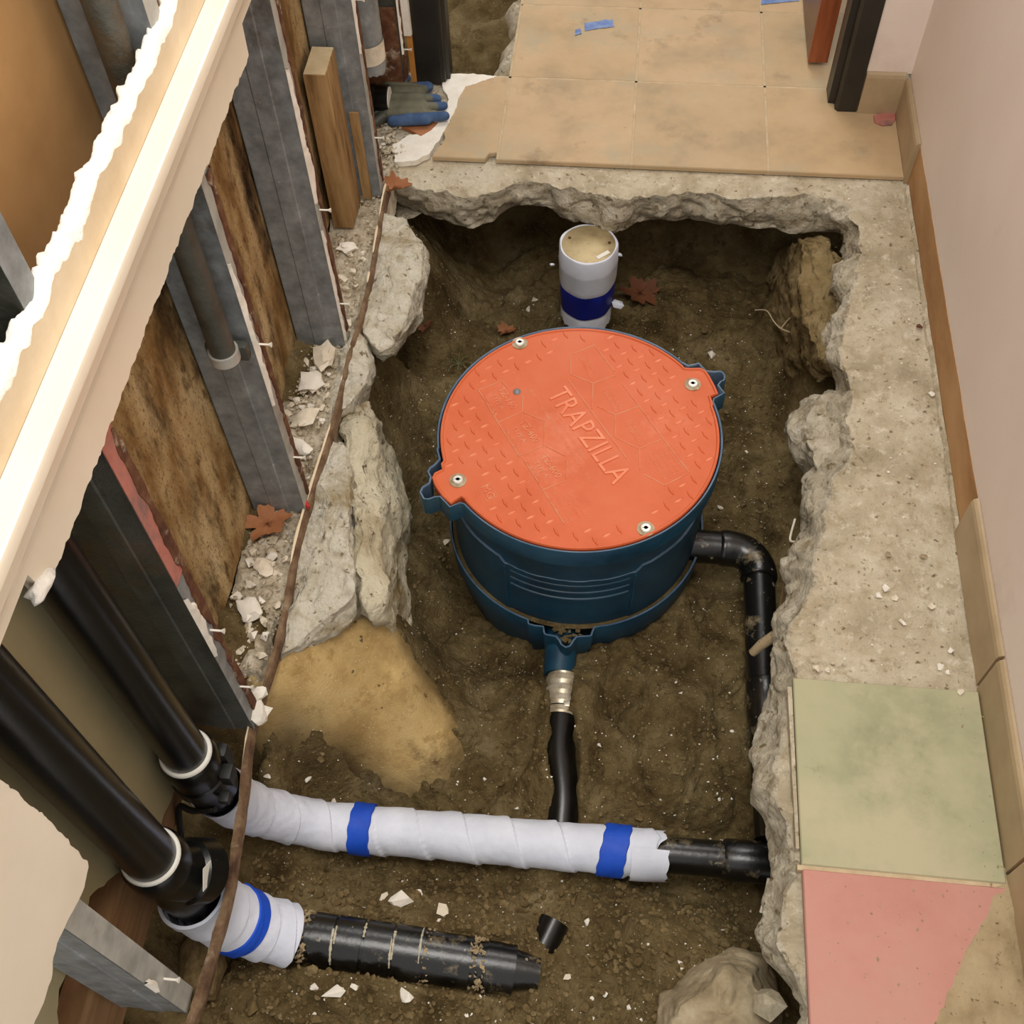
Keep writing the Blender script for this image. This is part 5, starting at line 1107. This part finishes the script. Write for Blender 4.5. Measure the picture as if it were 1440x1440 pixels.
# ------------------------------------------------------------------ stick, roots, weed
p0 = G(1058, 918, -0.16); p1 = G(1092, 888, -0.10)
a = MB(); a.tube([p0, p0.lerp(p1, .4), p1 + Vector((0.03, 0.02, 0))], [0.0075, 0.0095, 0.010], n=14); a.build('stick', 'dust', label='dirty stub of old pipe sticking out of the right slab edge', cat='stick')
def root(pts, r, label, mat='root', cat='root'):
    a = MB(); a.tube([G(*p) for p in pts], r, n=7, smooth_path=5); return a.build(cat.replace(' ', '_'), mat, label=label, cat=cat)
root([(1062, 436, -.30), (1078, 437, -.28), (1088, 452, -.27), (1098, 462, -.26), (1112, 468, -.25), (1130, 480, -.22)], 0.0016, 'long thin pale root curving out of the far right pit wall')
root([(1098, 462, -.26), (1106, 452, -.25), (1112, 446, -.24)], 0.0012, 'short side root forking off the long pale root')
root([(1118, 730, -.14), (1111, 757, -.14), (1116, 762, -.13), (1124, 761, -.12)], 0.0022, 'hooked white wire at the right slab edge below the tank level', 'plaster', 'wire')
root([(1081, 1236, -.14), (1077, 1256, -.16), (1070, 1283, -.18)], 0.0026, 'straight pale wire hanging below the right slab edge near the pipe', 'plaster', 'wire')
root([(1112, 755, -.16), (1106, 800, -.16), (1098, 850, -.16), (1094, 880, -.15)], 0.004, 'brown root running down along the right slab edge', 'clod')
root([(530, 835, -.12), (520, 855, -.13), (526, 873, -.14), (533, 862, -.14)], 0.0013, 'thin curled root on the sand below the tan boulder')
wd = on_ground(645, 512); a = MB()
for k in range(8):
    t_ = k * 0.8; a.tube([wd, wd + Vector((math.cos(t_) * 0.018, math.sin(t_) * 0.018, 0.012)), wd + Vector((math.cos(t_) * 0.034, math.sin(t_) * 0.034, 0.006))], [0.0014, 0.0011, 0.0004], n=6)
a.build('weed', 'weed', label='tiny dry weed on the dirt left of the orange lid', cat='plant')

# ------------------------------------------------------------------ leaves
def leaf(name, p, L_, ang_, mat, label, lobes=5, curl=0.012, seed=1, tilt=0.0):
    n = 60; out = []
    for k in range(n):
        t_ = 2 * math.pi * k / n
        r_ = L_ * (0.62 + 0.38 * abs(math.cos(lobes * t_ / 2)) ** 0.8) * (1 + 0.12 * math.sin(11 * t_ + seed)) * (1.0 if abs(t_ - math.pi) > 0.3 else 0.75)
        out.append((r_ * math.cos(t_), r_ * 0.8 * math.sin(t_)))
    c_, s_ = math.cos(ang_), math.sin(ang_); rings = []
    for q in (0.05, 0.4, 0.7, 1.0):
        rings.append([(p.x + (x * c_ - y * s_) * q, p.y + (x * s_ + y * c_) * q, p.z + 0.004 + curl * (q * y / L_) ** 2 * 2 + tilt * q * x + 0.0025 * n3((x * q * 60, y * q * 60, seed), 1)) for x, y in out])
    a = MB(); a.grid(rings, close=True); a.f.append(tuple(range(n))); a.mi.append(0)
    low = [[(v[0], v[1], v[2] - 0.0008) for v in r_] for r_ in rings]; a.grid([rings[-1]] + low[::-1], close=True)
    return a.build(name, mat, label=label, cat='leaf', sharp=0)
leaf('leaf', G(558, 266, 0.004), 0.032, 0.3, 'leaf', 'orange brown dry leaf folded at the far end of the rusty track', 3, 0.02, 2, 0.15)
leaf('leaf', G(376, 738, 0.004), 0.044, 0.6, 'leaf', 'orange brown lobed leaf lying at the foot of the middle stud', 5, 0.010, 3)
q = on_ground(900, 418); leaf('leaf', Vector((q.x, q.y, q.z + 0.012)), 0.056, -0.6, 'leaf_dark', 'dark brown leaf on the dirt right of the capped riser', 5, 0.012, 5)
q = on_ground(598, 462); leaf('leaf', Vector((q.x, q.y, q.z + 0.006)), 0.024, 1.1, 'leaf_dark', 'small dark leaf below the far left concrete chunk', 4, 0.012, 7)
q = on_ground(712, 470); leaf('leaf', Vector((q.x, q.y, q.z + 0.008)), 0.024, 0.4, 'leaf', 'small rust coloured leaf just behind the lid rim', 3, 0.012, 8)

# ------------------------------------------------------------------ work glove on the broken tile corner
gl = thing('work_glove', (-0.50, 2.22, 0.0), 'grey coated blue work glove lying on the broken tile by the left jamb', 'glove')
def capsule(mb_, p, q, r0_, r1_, n=12):
    p = Vector(p); q = Vector(q); d = (q - p).normalized(); pts = []; rs = []
    for k in range(5): t_ = math.pi / 2 * k / 4; pts.append(p - d * r0_ * math.cos(t_)); rs.append(max(r0_ * math.sin(t_), 1e-4))
    for k in range(5): t_ = math.pi / 2 * k / 4; pts.append(q + d * r1_ * math.sin(t_)); rs.append(max(r1_ * math.cos(t_), 1e-4))
    mb_.tube(pts, rs, n=n)
zg = 0.016
def gp_(px, py, z=zg): return G(px, py, z)
def glove_part(name, caps, mat, vox=0.003, flat=None):
    b = MB()
    for c_ in caps: capsule(b, *c_)
    o = b.build(name, mat, gl)
    md = o.modifiers.new('remesh', 'REMESH'); md.mode = 'VOXEL'; md.voxel_size = vox; md.use_smooth_shade = True
    sm = o.modifiers.new('smooth', 'SMOOTH'); sm.iterations = 5; sm.factor = 0.6
    return o
glove_part('knit_shell', [(gp_(596, 124), gp_(588, 124), 0.0125, 0.013), (gp_(575, 124), gp_(602, 122), 0.013, 0.013),
    (gp_(585, 137), gp_(615, 139), 0.0115, 0.0105), (gp_(588, 151), gp_(624, 149), 0.012, 0.0105), (gp_(570, 167), gp_(626, 163), 0.0125, 0.011),
    (gp_(552, 170), gp_(600, 168), 0.013, 0.013), (gp_(545, 115), gp_(572, 110), 0.012, 0.011)], 'glove_knit')
glove_part('coating', [(gp_(540, 152, .018), gp_(592, 150, .019), 0.021, 0.0175), (gp_(542, 143, .02), gp_(590, 141, .021), 0.021, 0.0175), (gp_(542, 133, .018), gp_(590, 131, .020), 0.021, 0.0165), (gp_(548, 124, .018), gp_(586, 126, .018), 0.018, 0.015), (gp_(548, 160, .018), gp_(594, 158, .019), 0.0155, 0.0135), (gp_(545, 120, .016), gp_(568, 117, .017), 0.013, 0.010),
    (gp_(580, 126, .018), gp_(596, 126, .018), 0.0125, 0.011), (gp_(585, 138, .018), gp_(605, 139, .018), 0.0115, 0.010), (gp_(590, 151, .018), gp_(612, 150, .018), 0.012, 0.0105), (gp_(585, 161, .018), gp_(612, 160, .018), 0.0105, 0.009)], 'glove_coat')
glove_part('cuff', [(gp_(526, 158), gp_(545, 150), 0.015, 0.019), (gp_(528, 172, .012), gp_(545, 160, .014), 0.012, 0.015)], 'galv_dark')
# broken terracotta tile corner under the glove
a = MB(); pl_ = [G(x_, y_) for x_, y_ in [(556, 176), (575, 183), (592, 192), (606, 184), (616, 174), (590, 170)]]; a.prism([(p.x, p.y) for p in pl_], -0.006, 0.003); a.build('tile_shard', 'leaf', smooth=False, label='terracotta tile shard sticking out under the glove', cat='tile shard')
rn = random.Random(12)
for k in range(40):
    px, py = rn.uniform(540, 570), rn.uniform(175, 235); p = G(px, py, -0.004)
    place('plaster_crumb', p, rn.uniform(0.004, 0.009), 0.6, rn.choice(['plaster', 'rubble', 'concrete']), 'whitish rubble crumb heaped below the work glove', 'plaster crumb', 'rubble crumbs below the glove', 1500 + k)

# ------------------------------------------------------------------ blue tape scraps on the far tiles
def tape(px, label, seed):
    q = [G(x_, y_, 0.0015) for x_, y_ in px]; a = MB(); rows_ = []
    for i in range(9):
        row = []
        for j_ in range(5):
            u, v_ = i / 8, j_ / 4; p = q[0].lerp(q[1], u).lerp(q[3].lerp(q[2], u), v_); row.append((p.x + 0.003 * n3((u * 5, v_ * 5, seed), 1), p.y + 0.003 * n3((u * 5, v_ * 5, seed + 9), 1), 0.0012 + 0.003 * abs(n3((u * 6, v_ * 4, seed), 1))))
        rows_.append(row)
    a.grid(rows_); a.build('tape_scrap', 'pale_tape', label=label, cat='tape', sharp=0)
tape([(822, 43), (864, 37), (861, 27), (822, 32)], 'crumpled faded blue tape scrap on the far tan tile', 2)
tape([(808, 50), (818, 47), (816, 40), (809, 42)], 'tiny blue tape crumb left of the larger tape scrap', 5)
tape([(1070, 6), (1124, 1), (1118, -10), (1072, -6)], 'blue tape scrap on the farthest tile at the top edge', 7)

# ------------------------------------------------------------------ loose pieces: named first, then crumbs, then gravel
named = [((565, 1268), .022, .45, 'plaster_white', 'largest flat white plaster flake, behind the half buried fittings'),
 ((590, 1257), .011, .5, 'plaster_white', 'small white flake touching the largest plaster flake'),
 ((622, 1283), .016, .4, 'plaster', 'grey white flat shard right of the largest plaster flake'),
 ((540, 1262), .010, .5, 'plaster', 'beige crumb left of the largest plaster flake'),
 ((470, 1398), .019, .45, 'plaster_white', 'long white plaster flake in front of the half buried fittings'),
 ((443, 1389), .009, .5, 'plaster_white', 'oval white crumb left of the long front flake'),
 ((572, 1400), .017, .5, 'plaster_white', 'white flake with a brown stain below the fittings'),
 ((498, 1388), .009, .4, 'plaster_white', 'thin white sliver right of the long front flake'),
 ((1000, 501), .012, .6, 'plaster_white', 'round white disc of plaster beside the right ear of the tank'),
 ((1012, 714), .009, .5, 'plaster', 'pale pebble on the dirt right of the orange lid'),
 ((743, 436), .010, .5, 'plaster_white', 'white crumb left of the capped riser'),
 ((752, 422), .011, .4, 'plaster', 'grey flake just above the white crumb by the riser'),
 ((770, 446), .009, .4, 'clod', 'brown pebble between the riser and its left crumb'),
 ((628, 764), .012, .6, 'plaster', 'pale flake wedged beside the left side of the tank'),
 ((376, 1093), .009, .6, 'plaster_white', 'white crumb at the foot of the sand bank near the track'),
 ((434, 1096), .009, .5, 'plaster_white', 'white oval crumb on the dirt above the wrapped pipe'),
 ((469, 1128), .007, .6, 'plaster_white', 'small white crumb right above the wrapped pipe'),
 ((798, 1375), .008, .6, 'plaster', 'pale lump right of the fittings tip'),
 ((690, 1000), .007, .5, 'clod', 'small brown clod left of the front pipe'),
 ((352, 1418), .016, .7, 'clod', 'round brown stone at the bottom left beside the tall stone'),
 ((255, 1300), .009, .6, 'plaster', 'cream crumb under the white elbow on the left'),
 ((232, 1385), .010, .6, 'clod', 'brown clod beside the bottom left stud end'),
 ((520, 1285), .014, .5, 'clod', 'brown clod above the fittings'),
 ((650, 1230), .011, .5, 'clod', 'dark clod tucked under the wrapped pipe'),
 ((900, 1130), .012, .5, 'clod', 'lumpy clod on the dirt right of the front pipe'),
 ((898, 1150), .010, .5, 'clod', 'second clod below the lumpy clod right of the front pipe'),
 ((950, 505), .015, .4, 'clod', 'flat brown clod right of the lid top edge'),
 ((990, 465), .018, .4, 'clod', 'wide brown clod in the far right of the pit'),
 ((826, 1297), .008, .6, 'plaster_white', 'white crumb on the dirt right of the pipe stub end'),
 ((795, 1290), .011, .6, 'clod', 'square brown clod behind the pipe stub end')]
for k, (px, r, fl, mt, lab) in enumerate(named):
    q = on_ground(*px); place('stone' if mt == 'clod' else 'plaster_flake', q, r, fl, mt, lab, 'stone' if mt == 'clod' else 'plaster flake', None, 2000 + k)
strip = [((1246, 828), .010, .55, 'plaster_white', 'largest white plaster crumb on the right strip of bare slab'), ((1236, 838), .008, .5, 'plaster_white', 'white crumb at lower left of the largest crumb on the right strip'), ((1258, 842), .007, .5, 'plaster', 'cream crumb at lower right of the largest crumb on the right strip'),
 ((1310, 854), .010, .5, 'plaster', 'pale pebble near the baseboard, halfway down the bare strip'), ((1268, 876), .008, .5, 'plaster_white', 'white crumb below the group of crumbs on the bare strip'), ((1337, 916), .008, .5, 'plaster_white', 'white crumb next to the baseboard above the green tile'),
 ((1322, 939), .008, .5, 'plaster_white', 'white crumb above the green tile corner'), ((1333, 945), .007, .4, 'plaster_white', 'thin sliver right of the crumb above the green tile'), ((1350, 973), .007, .4, 'plaster', 'cream crumb on the upper right of the green tile'), ((1148, 940), .008, .5, 'plaster', 'cream crumb at the top left edge of the green tile'), ((1165, 943), .006, .5, 'plaster', 'small cream crumb beside the one at the top of the green tile'),
 ((1249, 781), .008, .5, 'stone', 'grey pebble on the bare strip above the white crumbs'), ((1298, 783), .008, .5, 'stone', 'grey brown pebble on the bare strip near the wall'), ((1292, 461), .008, .5, 'rust', 'dark brown chip near the brown baseboard strip'), ((1266, 378), .006, .5, 'stone', 'small grey chip on the far end of the bare strip'),
 ((1310, 555), .007, .5, 'plaster_white', 'white chip on the bare strip close to the brown baseboard')]
for k, (px, r, fl, mt, lab) in enumerate(strip):
    q = G(px[0], px[1], -0.012 if px[1] < 950 else 0.0); place('plaster_flake' if 'pla' in mt else 'stone', q, r, fl, mt, lab, 'plaster flake' if 'pla' in mt else 'stone', None, 2300 + k)
a = MB(); pl_ = [G(x_, y_, 0.002) for x_, y_ in [(1228, 163), (1240, 160), (1258, 158), (1259, 168), (1254, 176), (1240, 177), (1230, 173)]]; a.prism([(p.x, p.y) for p in pl_], 0.0002, 0.004)
a.build('tile_shard', 'pink_paint', smooth=False, label='brown pink shard on the tile in the far right corner', cat='tile shard')
# crumbs on the dirt
rn = random.Random(23)
def in_pit(x, y): return poly_sd(np.array([x]), np.array([y]), pit_poly)[0] < 0.0 and math.hypot(x - LC.x, y - LC.y) > 0.275 and x > -0.50
cand = []
while len(cand) < 130:
    px, py = rn.uniform(340, 1090), rn.choice([rn.uniform(430, 1440), rn.uniform(1230, 1440)])
    p = G(px, py, -0.35)
    if in_pit(p.x, p.y): cand.append((px, py))
for k, c_ in enumerate(cand):
    q = on_ground(*c_); wht = rn.random() < 0.35
    r = rn.uniform(0.003, 0.006) if wht else rn.uniform(0.005, 0.011)
    wh = 'in front of the white wrapped pipe' if q.y < 0.58 else ('behind the tank' if q.y > 1.5 else ('left of the tank' if q.y > 1.0 and q.x < LC.x else ('right of the tank' if q.y > 1.0 else ('right of the front pipe' if q.x > -0.03 else 'left of the front pipe'))))
    if wht: place('plaster_crumb', q, r, 0.6, 'plaster_white', 'tiny white plaster crumb on the dirt ' + wh, 'plaster crumb', 'white crumbs ' + wh, 4000 + k)
    else: place('dirt_clod', q, r, 0.65, rn.choice(['clod', 'pebble']), 'small brown clod on the pit bottom ' + wh, 'dirt clod', 'brown clods ' + wh, 4000 + k)
# gravel (uncountable)
def gravel(name, n, xr, yr, rr_, mat, label, seed, ok=None, zf=None):
    rn = random.Random(seed); a = MB(); xs_ = []; ys2 = []
    while len(xs_) < n:
        x, y = rn.uniform(*xr), rn.uniform(*yr)
        xs_.append(x); ys2.append(y)
    zz = ground(xs_, ys2) if zf is None else zf(np.array(xs_), np.array(ys2))
    sdv = poly_sd(np.array(xs_), np.array(ys2), pit_poly) if ok is None else ok(np.array(xs_), np.array(ys2))
    protos = [chip_geo(1.0, 0.7, 1, seed * 100 + k, 0.3) for k in range(24)] if 'gravel' in name else [hull_geo(1.0, 0.65, seed * 100 + k, 8) for k in range(24)]
    for k in range(n):
        if ok is None and (sdv[k] > 0.03 or math.hypot(xs_[k] - LC.x, ys2[k] - LC.y) < 0.27): continue
        if ok is not None and not sdv[k]: continue
        r = rn.uniform(*rr_) * (0.6 + 0.8 * rn.random() ** 2); V_, F_ = protos[k % 24]
        a.add([(v[0] * r + xs_[k], v[1] * r + ys2[k], v[2] * r + zz[k] + r * 0.25) for v in V_], F_)
    return a.build(name, mat, label=label, cat='gravel', kind='stuff', smooth=False)
gravel('gravel', 9000, (-0.6, 0.42), (0.1, 2.2), (0.0014, 0.0042), 'pebble', 'fine brown gravel strewn over the dug dirt', 31)
gravel('gravel', 3000, (-0.56, 0.3), (0.15, 0.62), (0.0022, 0.0068), 'clod', 'coarser brown clods in the front of the pit', 33)
gravel('white_grit', 2600, (-0.55, 0.42), (0.12, 2.1), (0.0010, 0.0026), 'plaster_white', 'white plaster grit sprinkled over the dirt', 35)
gravel('strip_grit', 900, (0.33, 0.625), (0.12, 2.03), (0.0008, 0.0026), 'dust', 'sandy grit on the right strip of slab', 37, ok=lambda x, y: (x > 0.36 + 0.06 * (y > 1.1)) & ((y > 0.82) | (x > 0.58) | (y < 0.5)), zf=lambda x, y: np.where(y > 0.815, -0.012, 0.0))
gravel('white_grit', 160, (0.40, 0.62), (0.82, 2.03), (0.0012, 0.0032), 'plaster_white', 'white grit on the right strip of slab', 39, ok=lambda x, y: x > 0.5 - 0.2 * (y < 1.1), zf=lambda x, y: np.full(x.shape, -0.012))
